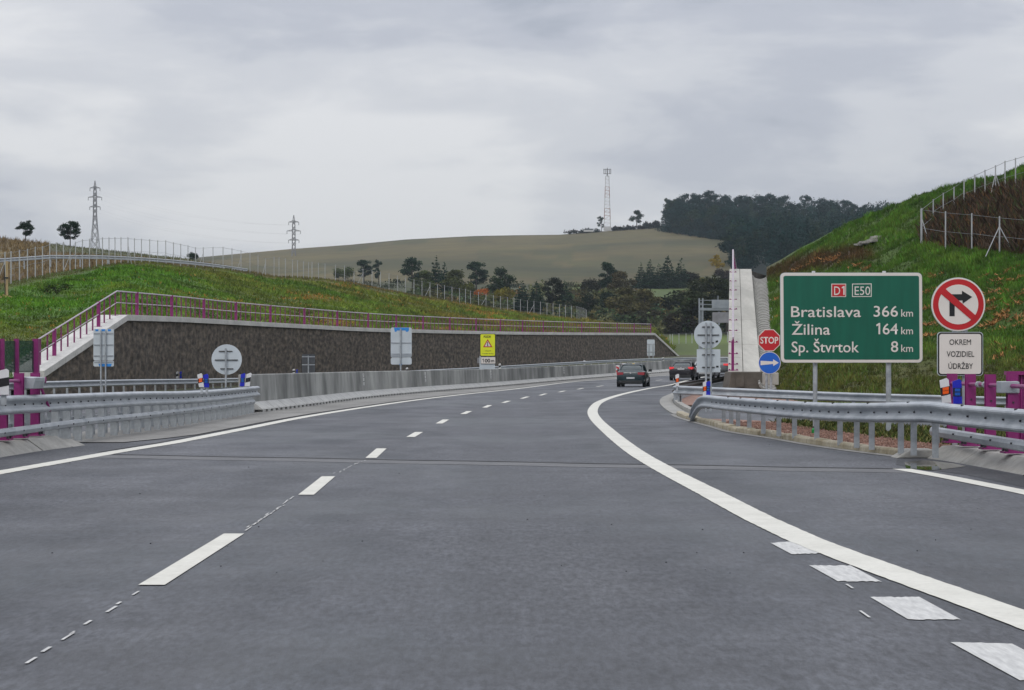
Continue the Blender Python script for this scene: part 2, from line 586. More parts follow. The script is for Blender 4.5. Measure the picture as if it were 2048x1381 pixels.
M["amber"] = pmat("amber_lamp", (0.75, 0.55, 0.16), rough=0.25, emit=(1.0, 0.75, 0.25), estr=0.25)
M["bottle"] = pmat("green_bottle", (0.015, 0.22, 0.045), rough=0.2)
M["grate"] = pmat("iron_grate", (0.02, 0.02, 0.02), rough=0.7)
M["water"] = pmat("puddle_water", (0.03, 0.033, 0.03), rough=0.03, spec=0.7)
M["gantry"] = pmat("gantry_steel", (0.22, 0.25, 0.27), (0.30, 0.33, 0.35), scale=1, rough=0.6)
# ------------------------------------------------------------------ road lines as world paths
def gpath(px, step=2.0, pre=(), post=(), dz=0.0):
    pts = [Vector(p) for p in pre] + [G(x, y, dz) for x, y in px] + [Vector(p) for p in post]
    return smooth_path(pts, step)


BAR = gpath([(520.6, 825.5), (607, 814.6), (740, 796.8), (870, 784.5), (1000, 774), (1115, 763.5), (1228, 754), (1306, 747.5), (1391, 740.5), (1450, 736)],
            post=[(31.5, 250, elev(250)), (45, 280, elev(280))])
EDGE = gpath([(0, 946), (122, 924.5), (234, 904.5), (342, 887), (488, 858.5), (610, 834.5), (740, 813.8), (870, 796), (1000, 781.8), (1135, 765.3), (1230, 758.3), (1340, 750.8)],
             pre=[(-6.35, -6, 0), (-6.2, 12, 0)], post=[(19, 205, elev(205)), (29, 235, elev(235))])
DASHES = [((303, 1172), (468, 1069)), ((612, 991), (657, 954)), ((742, 917), (763, 898)), ((821, 875), (838, 865)), ((878, 848), (892, 840)),
          ((926, 829), (939, 823)), ((969, 816), (980, 811)), ((1006, 806.5), (1018, 802.5)), ((1043, 798), (1056, 794)), ((1080, 791.5), (1092, 788)),
          ((1118, 785), (1130, 782.3)), ((1155, 779.3), (1167, 776.8)), ((1193, 774.2), (1206, 772)), ((1312, 761.7), (1325, 760.2))]
GORE = gpath([(2048, 1241), (1794, 1150), (1609, 1081), (1516.7, 1038), (1424, 989), (1331.5, 941), (1266, 902), (1215.7, 862), (1190, 836.4), (1186, 820),
              (1200, 804.5), (1233, 792.3), (1269.6, 783.3), (1306, 776), (1342.8, 770)],
             pre=[(3.3, -6, 0), (2.95, 4, 0)], post=[(13.5, 165, elev(165)), (18.5, 190, elev(190)), (29, 225, elev(225))], step=1.2)
KERB = [Vector((5.9, -8, 0)), Vector((5.9, 10, 0)), Vector((5.86, 20, 0))] + [G(x, y) for x, y in [(2048, 951), (1880, 921), (1808, 915), (1700, 902), (1612, 889), (1544, 877), (1466, 865), (1429, 855),
        (1368, 838), (1349, 830), (1335, 822), (1321, 808), (1325, 797), (1345, 788)]]
KERB.sort(key=lambda v: v.y)
RB = KERB + [Vector((8.6, 105, 0)), Vector((11.3, 121, .01)), Vector((16.6, 150, elev(150))), Vector((22.5, 180, elev(180))), Vector((33, 215, elev(215))), Vector((47, 250, elev(250))), Vector((60, 280, elev(280)))]
LEFTRAIL = smooth_path([Vector(v) for v in [(-7.05, -8, .84), (-7.05, 12, .84), (-7.05, 24, .835), (-7.06, 31, .823), (-7.05, 34, .80), (-7.02, 38, .777), (-6.80, 41.5, .76), (-6.68, 45.8, .715),
                         (-6.6, 51, .70), (-6.6, 58.3, .70)]], 1.0)


def xat(path, Y):
    if Y <= path[0].y:
        return path[0].x
    for a, b in zip(path, path[1:]):
        if a.y <= Y <= b.y:
            return a.x + (b.x - a.x) * (Y - a.y) / max(1e-6, b.y - a.y)
    return path[-1].x


def strip(name, Ys, fl, fr, mat, dz, nx=6, parent=None, kind="structure", zf=None, label=None):
    vs, fs = [], []
    for Y in Ys:
        a, b = fl(Y), fr(Y)
        for i in range(nx + 1):
            X = a + (b - a) * i / nx
            vs.append((X, Y, elev(Y) + dz + (zf(i / nx, Y) if zf else 0)))
    for r in range(len(Ys) - 1):
        for i in range(nx):
            k = r * (nx + 1) + i
            fs.append((k, k + 1, k + nx + 2, k + nx + 1))
    mb = MB()
    mb.v, mb.f, mb.m = vs, fs, [0] * len(fs)
    o = mb.build(name, mat, parent)
    if kind and parent is None:
        o["kind"] = kind
    if label:
        o["label"] = label
    return o


def lx_road(Y):
    return -7.95 if Y < 57 else xat(BAR, Y) - 0.3


YS = [float(y) for y in range(-8, 30, 2)] + [float(y) for y in range(30, 110, 1)] + [float(y) for y in range(110, 281, 2)]
road = strip("road", YS, lx_road, lambda Y: xat(RB, Y) + 0.12, M["asphalt"], 0.0, nx=8, label="dark grey motorway asphalt curving away to the right")


# ground under everything, out to the horizon
def smooth01(t):
    t = max(0.0, min(1.0, t))
    return t * t * (3 - 2 * t)


gx = [-3200, -1500, -700, -300, -150, -90] + list(range(-60, 61, 2)) + [90, 150, 300, 700, 1500, 3200]
gy = [-600, -200, -60] + list(range(-20, 312, 2)) + [340, 420, 700, 1500, 3600]


def ground_z(X, Y):
    if Y > 312:
        return 0.8
    z = elev(Y) - 0.09
    d = X - xat(RB, Y)
    if d > 0 and Y < 110:
        z -= 0.34 * smooth01((d - 0.5) / 9) * smooth01((110 - Y) / 20)
    return z


vs = [(x, y, ground_z(x, y)) for y in gy for x in gx]
nxg = len(gx)
fs = [(r * nxg + i, r * nxg + i + 1, (r + 1) * nxg + i + 1, (r + 1) * nxg + i) for r in range(len(gy) - 1) for i in range(nxg - 1)]
g_ = MB()
g_.v, g_.f, g_.m = vs, fs, [0] * len(fs)
tag(g_.build("ground", M["ground"]), "low verge ground of dark soil and thin grass", kind="structure")

opp = strip("opposite_carriageway", [float(y) for y in range(40, 281, 3)], lambda Y: (-16.4 if Y < 120 else xat(BAR, Y) - 11.5 + 1.4 * min(1, (Y - 120) / 60)),
            lambda Y: (-7.9 if Y < 57 else xat(BAR, Y) - 0.5), M["asphalt2"], -0.03, nx=3, label="opposite carriageway behind the concrete barrier")

# ramp crossing behind the near right guard rail
rv, rf = [], []
RYS = [46.5 + 0.9 * i for i in range(23)]
for Y in RYS:
    xk = xat(KERB, Y)
    for i in range(14):
        X = xk + 0.16 + (i / 13) ** 1.6 * 48
        rv.append((X, Y + 0.02 * (X - xk) * (1 if Y > 56 else -0.3), ground_z(X, Y) + 0.055))
for r in range(len(RYS) - 1):
    for i in range(13):
        k = r * 14 + i
        rf.append((k, k + 1, k + 15, k + 14))
mbp = MB()
mbp.v, mbp.f, mbp.m = rv, rf, [0] * len(rf)
tag(mbp.build("ramp_road", M["asphalt2"]), "grey maintenance ramp turning off behind the right guard rail", kind="structure")

strip("concrete_gutter", [float(y) for y in np.arange(36, 281, 2)], lambda Y: (-7.95 if Y < 57 else xat(BAR, Y) - 0.1),
      lambda Y: xat(EDGE, Y) - 0.30 - 0.55 * smooth01((40 - Y) / 5), M["conc_apron"], 0.012, nx=2, label="pale concrete strip between the left edge line and the barrier")


# painted markings: parts of the road
def ribbon(path, w, name, mat, dz=0.006, parent=road, zel=True, lab=None, ragged=0.0):
    mb = MB()
    vs = []
    for i, p in enumerate(path):
        t = path[min(i + 1, len(path) - 1)] - path[max(i - 1, 0)]
        t = Vector((t.x, t.y, 0)).normalized()
        s = Vector((t.y, -t.x, 0))
        for q in (p - s * (w / 2 + random.uniform(-ragged, ragged)), p + s * (w / 2 + random.uniform(-ragged, ragged))):
            vs.append((q.x, q.y, elev(q.y) + dz))
    mb.add(vs, [(2 * i, 2 * i + 1, 2 * i + 3, 2 * i + 2) for i in range(len(path) - 1)])
    o = mb.build(name, mat, parent)
    if lab:
        o["label"] = lab
    return o


def dense(path, step):
    n = int(path_len(path) / step)
    return [path_at(path, i * step)[0] for i in range(n)] + [path[-1]]


gore_near = [p for p in dense(GORE, 0.12) if 4 < p.y < 60] + [p for p in dense(GORE, 0.8) if p.y >= 60]
ribbon(gore_near, 0.27, "edge_line", M["paint"], lab="broad white line swinging off towards the exit ramp", ragged=0.004)
edge_pts = [p for p in dense(EDGE, 0.15) if p.y < 60] + [p for p in dense(EDGE, 0.8) if p.y >= 60]
ribbon(edge_pts, 0.26, "edge_line", M["paint"], lab="solid white line along the left edge", ragged=0.006)
for a, b in DASHES:
    p, q = G(*a), G(*b)
    n = 6
    ribbon([p.lerp(q, i / n) for i in range(n + 1)], 0.15, "lane_dash", M["paint"], dz=0.006)


def flat_poly(px, name, mat, dz=0.006, parent=road, lab=None, rag=0):
    ps = [G(x, y) for x, y in px]
    mb = MB()
    mb.add([(p.x, p.y, elev(p.y) + dz) for p in ps], [tuple(range(len(ps)))])
    o = mb.build(name, mat, parent)
    if lab:
        o["label"] = lab
    return o


def toothed(a, b, c, d, n=14, amp=3.0):
    """Quad whose near and far edges are combed like freshly laid structured paint (a-b far edge, d-c near edge)."""
    out = []
    for i in range(n + 1):
        t = i / n
        j = random.uniform(-amp, amp) * 0.28
        out.append((a[0] + (b[0] - a[0]) * t, a[1] + (b[1] - a[1]) * t + j))
    for i in range(n + 1):
        t = i / n
        j = random.uniform(-amp, amp) * 0.28
        out.append((c[0] + (d[0] - c[0]) * t, c[1] + (d[1] - c[1]) * t + j))
    return out


for q in [((1540, 1087), (1600, 1084), (1640, 1108), (1583, 1110)), ((1618, 1132), (1700, 1133), (1764, 1165), (1676, 1164)),
          ((1741, 1196), (1838, 1196), (1922, 1241), (1816, 1241)), ((1901, 1287), (2024, 1289), (2170, 1364), (2040, 1363)),
          ((2120, 1425), (2270, 1427), (2420, 1500), (2270, 1500))]:
    flat_poly(toothed(*q), "block_dash", M["paint_thin"], dz=0.0045)
ribbon([Vector((4.66, 26.9, 0)), Vector((4.83, 25, 0)), Vector((5.0, 22.2, 0)), Vector((5.12, 19, 0)), Vector((5.2, 14, 0)), Vector((5.25, 0, 0))], 0.23, "edge_line", M["paint"],
       lab="short white line beside the right bridge kerb")
# thin pre-marking specks between the dashes
mbk = MB()
for (xa, ya), (xb, yb), n in [((282, 1181), (35, 1341), 8), ((588, 996), (484, 1066), 22), ((728, 922), (668, 950), 14), ((1745, 1239), (1738, 1234), 1), ((1700, 1176), (1712, 1182), 1)]:
    for i in range(n):
        t = (i + random.uniform(0.0, 0.6)) / n
        p = G(xa + (xb - xa) * t + random.uniform(-5, 5), ya + (yb - ya) * t)
        l, w = random.uniform(0.08, 0.32), random.uniform(0.004, 0.009)
        mbk.add([(p.x - w, p.y, .006), (p.x + w, p.y, .006), (p.x + w, p.y + l, .006), (p.x - w, p.y + l, .006)], [(0, 1, 2, 3)])
tag(mbk.build("paint_specks", M["paint_thin"], road), kind="stuff")

# transverse expansion joint of the bridge
ja, jb = G(205, 909.5), G(1812, 939)
jp = [ja.lerp(jb, i / 30) + Vector((0, 0.12 * math.sin(i * 0.9) * 0.4, 0)) for i in range(31)]
ribbon(jp, 0.13, "expansion_joint", M["joint"], dz=0.005)
ribbon([p - Vector((0, .62, 0)) for p in jp], 0.85, "joint_grout", pmat("joint_seal_band", (0.078, 0.080, 0.086), (0.125, 0.125, 0.128), scale=1.5, detail=7, rough=0.6, lo=0.3, hi=0.7, fine=0.15, fscale=12), dz=0.003)
# tarred seam along the left line and dark wet strip by the kerb
ribbon([p + Vector((-0.24, 0, 0)) for p in edge_pts if 32 < p.y < 110], 0.05, "tar_seam", M["joint"], dz=0.006)
flat_poly([(1795, 921), (1845, 916), (1905, 928), (2048, 953), (2120, 968), (2120, 990), (2048, 975), (1930, 950), (1830, 937), (1790, 930)], "wet_patch", asphalt_mat("asphalt_damp", 0.55), dz=0.004)
flat_poly([(1812, 938), (1809, 926), (1850, 922), (1905, 928), (1932, 934), (1890, 940), (1860, 942)], "puddle", M["water"], dz=0.008)
# small dark specks of grit
mbg = MB()
for _ in range(45):
    x, y = random.uniform(100, 2000), random.uniform(860, 1150)
    p = G(x, y)
    r = random.uniform(0.003, 0.007)
    mbg.box((p.x, p.y, r * 0.5), (r, r * 1.6, r), rz=random.uniform(0, 3))
tag(mbg.build("grit", M["joint"], road), kind="stuff")

# ------------------------------------------------------------------ kerbs
kerb_r = MB()
kp = smooth_path([Vector((v.x, v.y, 0)) for v in KERB if v.y < 30.6] + [Vector((5.45, 30.3, 0))], 1.0)
kp = [v for v in kp if v.y < 29.9] + [Vector((5.52, 30.1, 0))]
KPROF = [(0, -.3), (0, 0), (0.24, .17), (1.25, .19), (1.25, -.3)]
kerb = tag(thing("bridge_kerb", (5.9, 25, 0), None, None), "grey bridge kerb with a sloped face beside the right crash railing", kind="structure")
del_d = [0, 8, 16, 24, 30, path_len(kp)]
L_ = path_len(kp)
cuts = [0, L_ - 22, L_ - 16, L_ - 10.4, L_ - 4.9, L_ - 1.6, L_]
for a, b in zip(cuts, cuts[1:]):
    mb = MB()
    mb.sweep(sub_path(kp, a + 0.015, b - 0.015), KPROF)
    mb.build("kerb_block", M["kerb_conc"], kerb, bevel=0.012)
mb = MB()
gpt, gdir = path_at(kp, L_ - 5.05)
for i in range(5):
    c = path_at(kp, L_ - 5.2 + i * 0.07)[0]
    mb.box((c.x + .07, c.y, .085), (.34, .03, .02), rz=0.0)
    mb.v[-8:] = [(x, y, z + (x - c.x) * 0.72 - 0.03) for x, y, z in mb.v[-8:]]
mb.build("drain_grate", M["grate"], kerb)
# rounded stub where kerb stones meet the bridge kerb
mb = MB()
mb.prism([(0, 0), (.62, 0), (.52, .12), (.2, .12)], 0, .5)
mb.v = [(x + 5.12, y + 30.0, z) for x, y, z in mb.v]
mb.build("kerb_stub", M["kerb_conc"], kerb, bevel=0.02)

stones = tag(thing("kerb", (4.5, 40, 0), None, None), "low sandy kerb stones under the right guard rail", kind="structure")
kq = smooth_path([v for v in KERB if 30.2 < v.y < 57.5], 0.5)
n = int(path_len(kq) / 1.0)
for i in range(n):
    jig = random.uniform(-.012, .012)
    mb = MB()
    mb.sweep(sub_path(kq, i * 1.0 + 0.012, (i + 1) * 1.0 - 0.012), [(jig, -.2), (jig, .085 + jig), (jig + .03, .11 + jig), (jig + .15, .11 + jig), (jig + .15, -.2)])
    mb.build("kerb_stone", M["kerb_yellow"], stones, bevel=0.01)
mb = MB()
mb.sweep([p + Vector((0, 0, .004)) for p in kq], [(-.12, 0.0), (-.12, .006), (-.01, .012), (-.01, .0)])
mb.build("gutter_strip", M["conc_apron"], stones)
nose = tag(thing("nose_gutter", (4.6, 72, 0), None, None), "pale concrete gutter curving round the tip of the exit island", kind="structure")
kn = smooth_path([v for v in KERB if 55.9 < v.y < 98], 1.0)
n = int(path_len(kn) / 3.2)
for i in range(n):
    d0, d1 = i * path_len(kn) / n, (i + 1) * path_len(kn) / n
    mb = MB()
    mb.sweep(sub_path(kn, d0 + .03, d1 - .03), [(-.02, -.1), (-.02, .03), (.30, .05), (.42, .02), (.42, -.1)])
    mb.build("gutter_slab", M["conc"], nose)
    mb = MB()
    mb.sweep(sub_path(kn, d0 + .02, d1 - .02), [(.44, -.1), (.44, .12), (.60, .12), (.60, -.1)])
    mb.build("kerb_stone", M["kerb_conc"], nose)

lk = tag(thing("left_bridge_kerb", (-6.9, 30, 0), None, None), "grey bridge kerb under the left crash railing", kind="structure")
lkp = smooth_path([Vector(v) for v in [(-6.95, -8, 0), (-6.95, 10, 0), (-6.93, 20, 0), (-6.9, 30.3, 0), (-6.78, 33.2, 0), (-6.62, 35.0, 0)]], 1.0)
LL = path_len(lkp)
for a, b, nm in [(0, LL - 14, 0), (LL - 14, LL - 8, 0), (LL - 8, LL - 2.3, 0), (LL - 2.24, LL - .75, 0), (LL - .7, LL, 1)]:
    mb = MB()
    hh = .17 if nm == 0 else .10
    mb.sweep(sub_path(lkp, a, b - 0.03), [(0, -.3), (0, 0), (-.24, hh), (-1.1, hh + .02), (-1.1, -.3)])
    mb.build("kerb_block", M["kerb_conc"], lk, bevel=0.012)

# verge strips behind the right kerb
def verge(name, o0, o1, y0, y1, mat, z0, z1, label, jag=0.0, n=6, step=0.5):
    ys = list(np.arange(y0, y1, step))
    jit = {y: random.uniform(-jag, jag) for y in ys}
    o = strip(name, ys, lambda Y: xat(KERB, Y) + o0, lambda Y: xat(KERB, Y) + o1 + jit.get(Y, 0), mat, 0.0, nx=n,
              zf=lambda t, Y: z0 + (z1 - z0) * t + (ground_z(xat(KERB, Y) + o0 + (o1 - o0) * t, Y) + .09 - elev(Y)) * min(1, t * 1.5), label=label)
    return o


verge("gravel_verge", 0.12, 1.55, 30.6, 48.5, M["gravel"], 0.10, 0.05, "reddish gravel behind the kerb", jag=0.18)
verge("island_gravel", 0.6, 9.5, 66.8, 97, M["gravel"], 0.05, 0.03, "red-brown gravel between the two guard rails of the exit island", n=8)
VERGE_Z = lambda X, Y: ground_z(X, Y) + 0.12


# ------------------------------------------------------------------ hills built as sheets between a foot line and a crest line
class Sheet:
    def __init__(self, foot, crest, bulge=0.0, amp=0.2):
        self.foot, self.crest, self.bulge, self.amp = foot, crest, bulge, amp

    def ends(self, u):
        a = Vector([lerp_tab([(r[0], r[1][k]) for r in self.foot], u) for k in range(3)])
        b = Vector([lerp_tab([(r[0], r[1][k]) for r in self.crest], u) for k in range(3)])
        return a, b

    def at(self, u, t):
        a, b = self.ends(u)
        p = a.lerp(b, t)
        p.z += self.bulge * math.sin(math.pi * min(1, t)) * (b - a).length + self.rough(p.x, p.y, t)
        return p

    def rough(self, x, y, t):
        return self.amp * noise2(x, y, 4.0) * (0.3 + (math.sin(math.pi * t) ** 0.5 if 0 < t < 1 else 0.0))

    def px(self, u, y):
        lo, hi = 0.0, 1.0
        for _ in range(30):
            m = (lo + hi) / 2
            p = self.at(u, m)
            if HY - (p.z - CH) * F / p.y > y:
                lo = m
            else:
                hi = m
        return self.at(u, lo), lo


def noise2(x, y, s):
    from mathutils import noise as mn
    return mn.fractal(Vector((x / s, y / s, 3.7)), 1.0, 2.1, 4)


def sheet_mesh(name, sh, us, nt, colf, mat, amp=0.15, back=None, label=None):
    """Sheet mesh plus rows continuing behind the crest (back: list of (dY, dz))."""
    vs, cs = [], []
    rows = [i / nt for i in range(nt + 1)]
    nb = len(back or [])
    for t in rows:
        for u in us:
            p = sh.at(u, t)
            vs.append(p)
            cs.append(colf(u, t, p))
    for dY, dz in (back or []):
        for u in us:
            p = sh.at(u, 1.0)
            g = (p.y + dY) / p.y
            p = Vector((p.x * g, p.y + dY, p.z + dz))
            vs.append(p)
            cs.append(colf(u, 1.0, p))
    nu, nr = len(us), len(rows) + nb
    fs = [(r * nu + i, r * nu + i + 1, (r + 1) * nu + i + 1, (r + 1) * nu + i) for r in range(nr - 1) for i in range(nu - 1)]
    o = np_mesh(name, np.array([tuple(v) for v in vs]), fs, mat, np.array(cs), smooth=True)
    return tag(o, label, kind="structure")


# retaining wall line on the left: (photo x, coping y, distance)
WALLTAB = [(82, 742, 93), (250, 630, 110), (360, 634.5, 124), (480, 642, 141), (610, 649.5, 158), (740, 656.5, 176), (870, 660.5, 197), (1000, 663.5, 219), (1130, 665.3, 246), (1230, 666, 270),
           (1308, 666.5, 290), (1360, 715, 301)]
WPTS = [P(x, y, Z) for x, y, Z in WALLTAB]
main_wall = smooth_path(WPTS[1:-1], 2.0)
WTOP = [WPTS[0]] + main_wall + [WPTS[-1]]

GREEN, DRY, BROWN = np.array((0.048, 0.094, 0.011)), np.array((0.135, 0.115, 0.020)), np.array((0.085, 0.060, 0.030))
LIME = np.array((0.062, 0.145, 0.010))
DARKG = np.array((0.030, 0.055, 0.012))


def lcol(u, t, p):
    n1 = noise2(p.x, p.y, 16) * 0.8 + noise2(p.x + 50, p.y, 5) * 0.4
    drier = min(1.0, max(0.0, (u - 200) / 700)) * 0.55 + 0.25 * t ** 2 + n1 * 0.55
    c = LIME * (1 - max(0, min(1, drier))) + DRY * max(0, min(1, drier))
    k = max(0.0, min(1.0, noise2(p.x + 9, p.y + 31, 7) * 1.2 + (0.35 if u < 150 and t < 0.45 else 0)))
    c = c * (1 - 0.35 * k) + DARKG * 0.35 * k
    if t > 0.9:
        c = c * 0.6 + BROWN * 0.4
    return c


lfoot = [(-700, P(-700, 790, 84)), (-300, P(-300, 775, 88)), (0, P(0, 758, 92))]
lfoot += [(x, P(x, y + (2 if x < 1308 else 0), Z) + Vector((-.55, 0.75, -0.12))) for x, y, Z in WALLTAB if x > 60]
lcrest = [(-700, P(-700, 700, 118)), (-300, P(-300, 632, 130)), (0, P(0, 570, 140)), (102, P(102, 547, 160)), (171, P(171, 537, 176)), (239, P(239, 527, 190)), (290, P(290, 525, 200)),
          (376, P(376, 532, 215)), (461, P(461, 539, 228)), (547, P(547, 553, 240)), (640, P(640, 557, 252)), (708, P(708, 567, 260)), (811, P(811, 588, 278)), (930, P(930, 607, 300)),
          (1050, P(1050, 626, 318)), (1170, P(1170, 641, 335)), (1255, P(1255, 652, 345)), (1308, P(1308, 660, 350)), (1360, P(1360, 706, 352))]
LH = Sheet(lfoot, lcrest, bulge=0.0, amp=.16)
US = list(range(-700, 0, 50)) + list(range(0, 1361, 12))
sheet_mesh("left_embankment", LH, US, 64, lcol, M["hill_grass"], amp=0.22, back=[(6, -0.3), (20, -1.5), (45, -6)], label="green grassy embankment above the dark retaining wall")

# slope and small road beyond the left embankment
ucrest = [(-900, P(-900, 440, 330)), (-300, P(-300, 460, 320)), (0, P(0, 477, 310)), (48, P(48, 482, 310)), (120, P(120, 490, 312)), (205, P(205, 499.5, 320)), (307, P(307, 511, 330)), (369, P(369, 517.5, 340)),
          (440, P(440, 530, 345)), (560, P(560, 556, 350)), (720, P(720, 590, 350))]
ufoot = [(-900, P(-900, 760, 150)), (0, P(0, 600, 170)), (300, P(300, 560, 215)), (461, P(461, 560, 235)), (720, P(720, 600, 270))]
UH = Sheet(ufoot, ucrest)
sheet_mesh("upper_slope", UH, list(range(-900, 721, 20)), 14,
           lambda u, t, p: (BROWN * 1.1 + DRY * 0.5 * (0.5 + noise2(p.x, p.y, 9))) if (t < 0.72 or u < 95) else np.array((0.080, 0.086, 0.036)) * (1 + 0.3 * noise2(p.x, p.y, 12)),
           M["hill_grass"], amp=0.25, back=[(20, 0.0), (60, -8)], label="brownish slope with a side road behind the left fence")

# right cutting slope
rcrest_px = [(1533, 543, 140), (1583, 513, 137), (1630, 486, 134), (1660, 468, 132), (1700, 444, 130), (1760, 428, 127), (1800, 408, 124), (1846, 388, 121), (1900, 376, 118), (1966, 361, 116), (2048, 334, 113),
             (2200, 290, 108), (2600, 200, 98), (3200, 120, 90)]
rfoot_px = [(1533, 772, 93), (1583, 800, 86), (1630, 815, 76), (1700, 826, 70), (1800, 832, 69.5), (2048, 840, 69), (2600, 860, 66), (3200, 880, 62)]
RH = Sheet([(x, P(x if x > 1540 else 1549, y, Z)) for x, y, Z in rfoot_px], [(x, P(x, y, Z)) for x, y, Z in rcrest_px], bulge=0.0, amp=.35)


def rcol(u, t, p):
    y = HY - (p.z - CH) * F / p.y
    n1 = noise2(p.x, p.y, 9) + 0.6 * noise2(p.x + 20, p.z * 2, 3)
    c = GREEN * (1 + 0.35 * n1)
    low = smooth01((y - 660) / 110) * 0.75 + n1 * 0.25
    c = c * (1 - max(0, min(0.85, low))) + np.array((0.085, 0.080, 0.020)) * max(0, min(0.85, low))
    if u < 1775 and 478 < y < 575:                                # burnt-looking dry patch above the sign
        k = 1.5 * smooth01(1 - abs(y - lerp_tab([(1540, 545), (1620, 525), (1700, 512)], u)) / 30) * smooth01((1775 - u) / 60) * (0.75 + 0.5 * n1)
        c = c * (1 - max(0, min(1, k))) + np.array((0.060, 0.035, 0.014)) * max(0, min(1, k))
    yb = lerp_tab([(1840, 470), (1870, 425), (1900, 408), (1966, 380), (2048, 366), (2600, 250)], u)
    if u > 1842 and yb < y < lerp_tab([(1842, 490), (2048, 512), (2600, 560)], u):
        c = BROWN * np.array((0.7, 0.6, 0.5)) * (1 + 0.4 * n1)
    return c


US2 = [1533, 1541, 1550, 1560] + list(range(1572, 2140, 9)) + list(range(2160, 3201, 60))
sheet_mesh("right_embankment", RH, US2, 60, rcol, M["hill_grass"], amp=0.30, back=[(3, 0.25), (12, 0.8), (40, -1), (90, -10)], label="steep green cutting slope rising behind the green distance sign")

# far hill with the tan field, meadows and the ground under the wood
SIL = [(-2500, 575), (0, 548), (300, 526), (410, 514), (581, 498.6), (700, 490), (811, 479.5), (948, 472.5), (1030, 471), (1118, 470), (1168, 466), (1220, 462), (1325, 455), (1460, 452), (1560, 448), (1750, 452), (2200, 475), (4600, 540)]
FIELDB = [(-2500, 600), (600, 566), (1050, 566), (1173, 570), (1320, 566), (1460, 545), (1600, 545), (4600, 600)]
FRY = [(728, 300), (690, 345), (640, 405), (600, 465), (572, 545)]


def far_pt(x, y):
    ys = lerp_tab(SIL, x)
    tab = FRY + [(ys, 1000)]
    Z = tab[0][1]
    for (ya, Za), (yb, Zb) in zip(tab, tab[1:]):
        if y <= ya:
            t = min(1.0, (ya - y) / (ya - yb))
            za, zb = CH + (HY - ya) * Za / F, CH + (HY - yb) * Zb / F
            lo, hi = 0.0, 1.0
            for _ in range(24):
                m = (lo + hi) / 2
                Zm, zm = Za + (Zb - Za) * m, za + (zb - za) * m
                if HY - (zm - CH) * F / Zm > y:
                    lo = m
                else:
                    hi = m
            Z = Za + (Zb - Za) * lo
            z = za + (zb - za) * lo
            if y >= yb:
                break
    return Vector(((x - CX) * Z / F, Z, z))


TAN, TAN2 = np.array((0.088, 0.073, 0.028)), np.array((0.062, 0.061, 0.022))
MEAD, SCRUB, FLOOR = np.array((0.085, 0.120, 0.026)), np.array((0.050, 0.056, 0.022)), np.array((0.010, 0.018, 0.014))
fx = list(range(-2500, 300, 150)) + list(range(300, 1800, 10)) + list(range(1850, 4600, 150))
fvs, fcs = [], []
frows = []
for i in range(4):
    frows.append(("y", 728 - i * 12.7))
ysteps = [728, 715, 702, 690, 682, 674, 666, 658, 650, 640, 630, 620, 612, 604, 596, 588, 580, 572]
NR = 16
for yv in ysteps:
    for x in fx:
        p = far_pt(x, yv)
        nz = noise2(p.x, p.y, 30)
        c = SCRUB * (1 + 0.4 * nz)
        if 1298 < x < 1372 and 574 < yv < 622:
            c = MEAD
        if 1140 < x < 1200 and 572 <= yv < 590:
            c = MEAD
        if 1330 < x < 1520 and 672 < yv < 690:
            c = MEAD * 1.15
        if 1330 < x < 1520 and yv >= 690:
            c = MEAD * 0.75 + SCRUB * 0.2
        fvs.append(p); fcs.append(c)
for r in range(1, NR + 1):
    for x in fx:
        ys = lerp_tab(SIL, x)
        y = 572 + (ys - 572) * r / NR
        p = far_pt(x, y)
        if r == NR:
            Z = 1000
            p = Vector(((x - CX) * Z / F, Z, CH + (HY - ys) * Z / F))
        nz = noise2(p.x, p.y, 90) + 0.5 * noise2(p.x, p.y * 0.3, 25)
        wood = x > lerp_tab([(455, 1322), (481, 1459), (500, 1466), (535, 1473), (545, 1478), (575, 1400)], y)
        c = TAN * (1 + 0.30 * nz) if nz > -0.1 else TAN2 * (1 + 0.25 * nz)
        if y > lerp_tab(FIELDB, x):
            c = SCRUB
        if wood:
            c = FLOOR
        fvs.append(p); fcs.append(c)
for dY, dz in ((60, 0.5), (200, -6), (600, -60)):
    for x in fx:
        Z = 1000 + dY
        z = CH + (HY - lerp_tab(SIL, x)) * 1000 / F + dz
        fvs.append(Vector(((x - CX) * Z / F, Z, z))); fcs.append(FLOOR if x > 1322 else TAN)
nu, nr = len(fx), len(ysteps) + NR + 3
ffs = [(r * nu + i, r * nu + i + 1, (r + 1) * nu + i + 1, (r + 1) * nu + i) for r in range(nr - 1) for i in range(nu - 1)]
tag(np_mesh("far_hill", np.array([tuple(v) for v in fvs]), ffs, M["far_land"], np.array(fcs), smooth=True), "broad hill with a tan stubble field behind the motorway", kind="structure")

# ------------------------------------------------------------------ left retaining wall
wall = thing("retaining_wall", (-15, 140, 0), "long dark ribbed stone retaining wall with a pale coping, below the left embankment", "wall")
dpath = sub_path(WTOP, 0, path_len(WTOP))
wp = []
dd = 0.0
Lw = path_len(WTOP)
wv, wf, wcol = [], [], 0
NS = int(Lw / 0.45)
for i in range(NS + 1):
    p, _ = path_at(WTOP, Lw * i / NS)
    base = elev(p.y) - 0.5
    top = p.z - 0.16
    rib = random.uniform(-.012, .012)
    for k in range(9):
        z = base + (top - base) * k / 8
        wv.append((p.x + rib + random.uniform(-.04, .04), p.y - 0.0, z))
for i in range(NS):
    for k in range(8):
        a = i * 9 + k
        wf.append((a, a + 9, a + 10, a + 1))
mb = MB()
mb.add(wv, wf)
mb.add([(x - .7, y + .5, z) for x, y, z in wv], [tuple(reversed(f)) for f in wf])
mb.build("wall_face", M["wall"], wall)


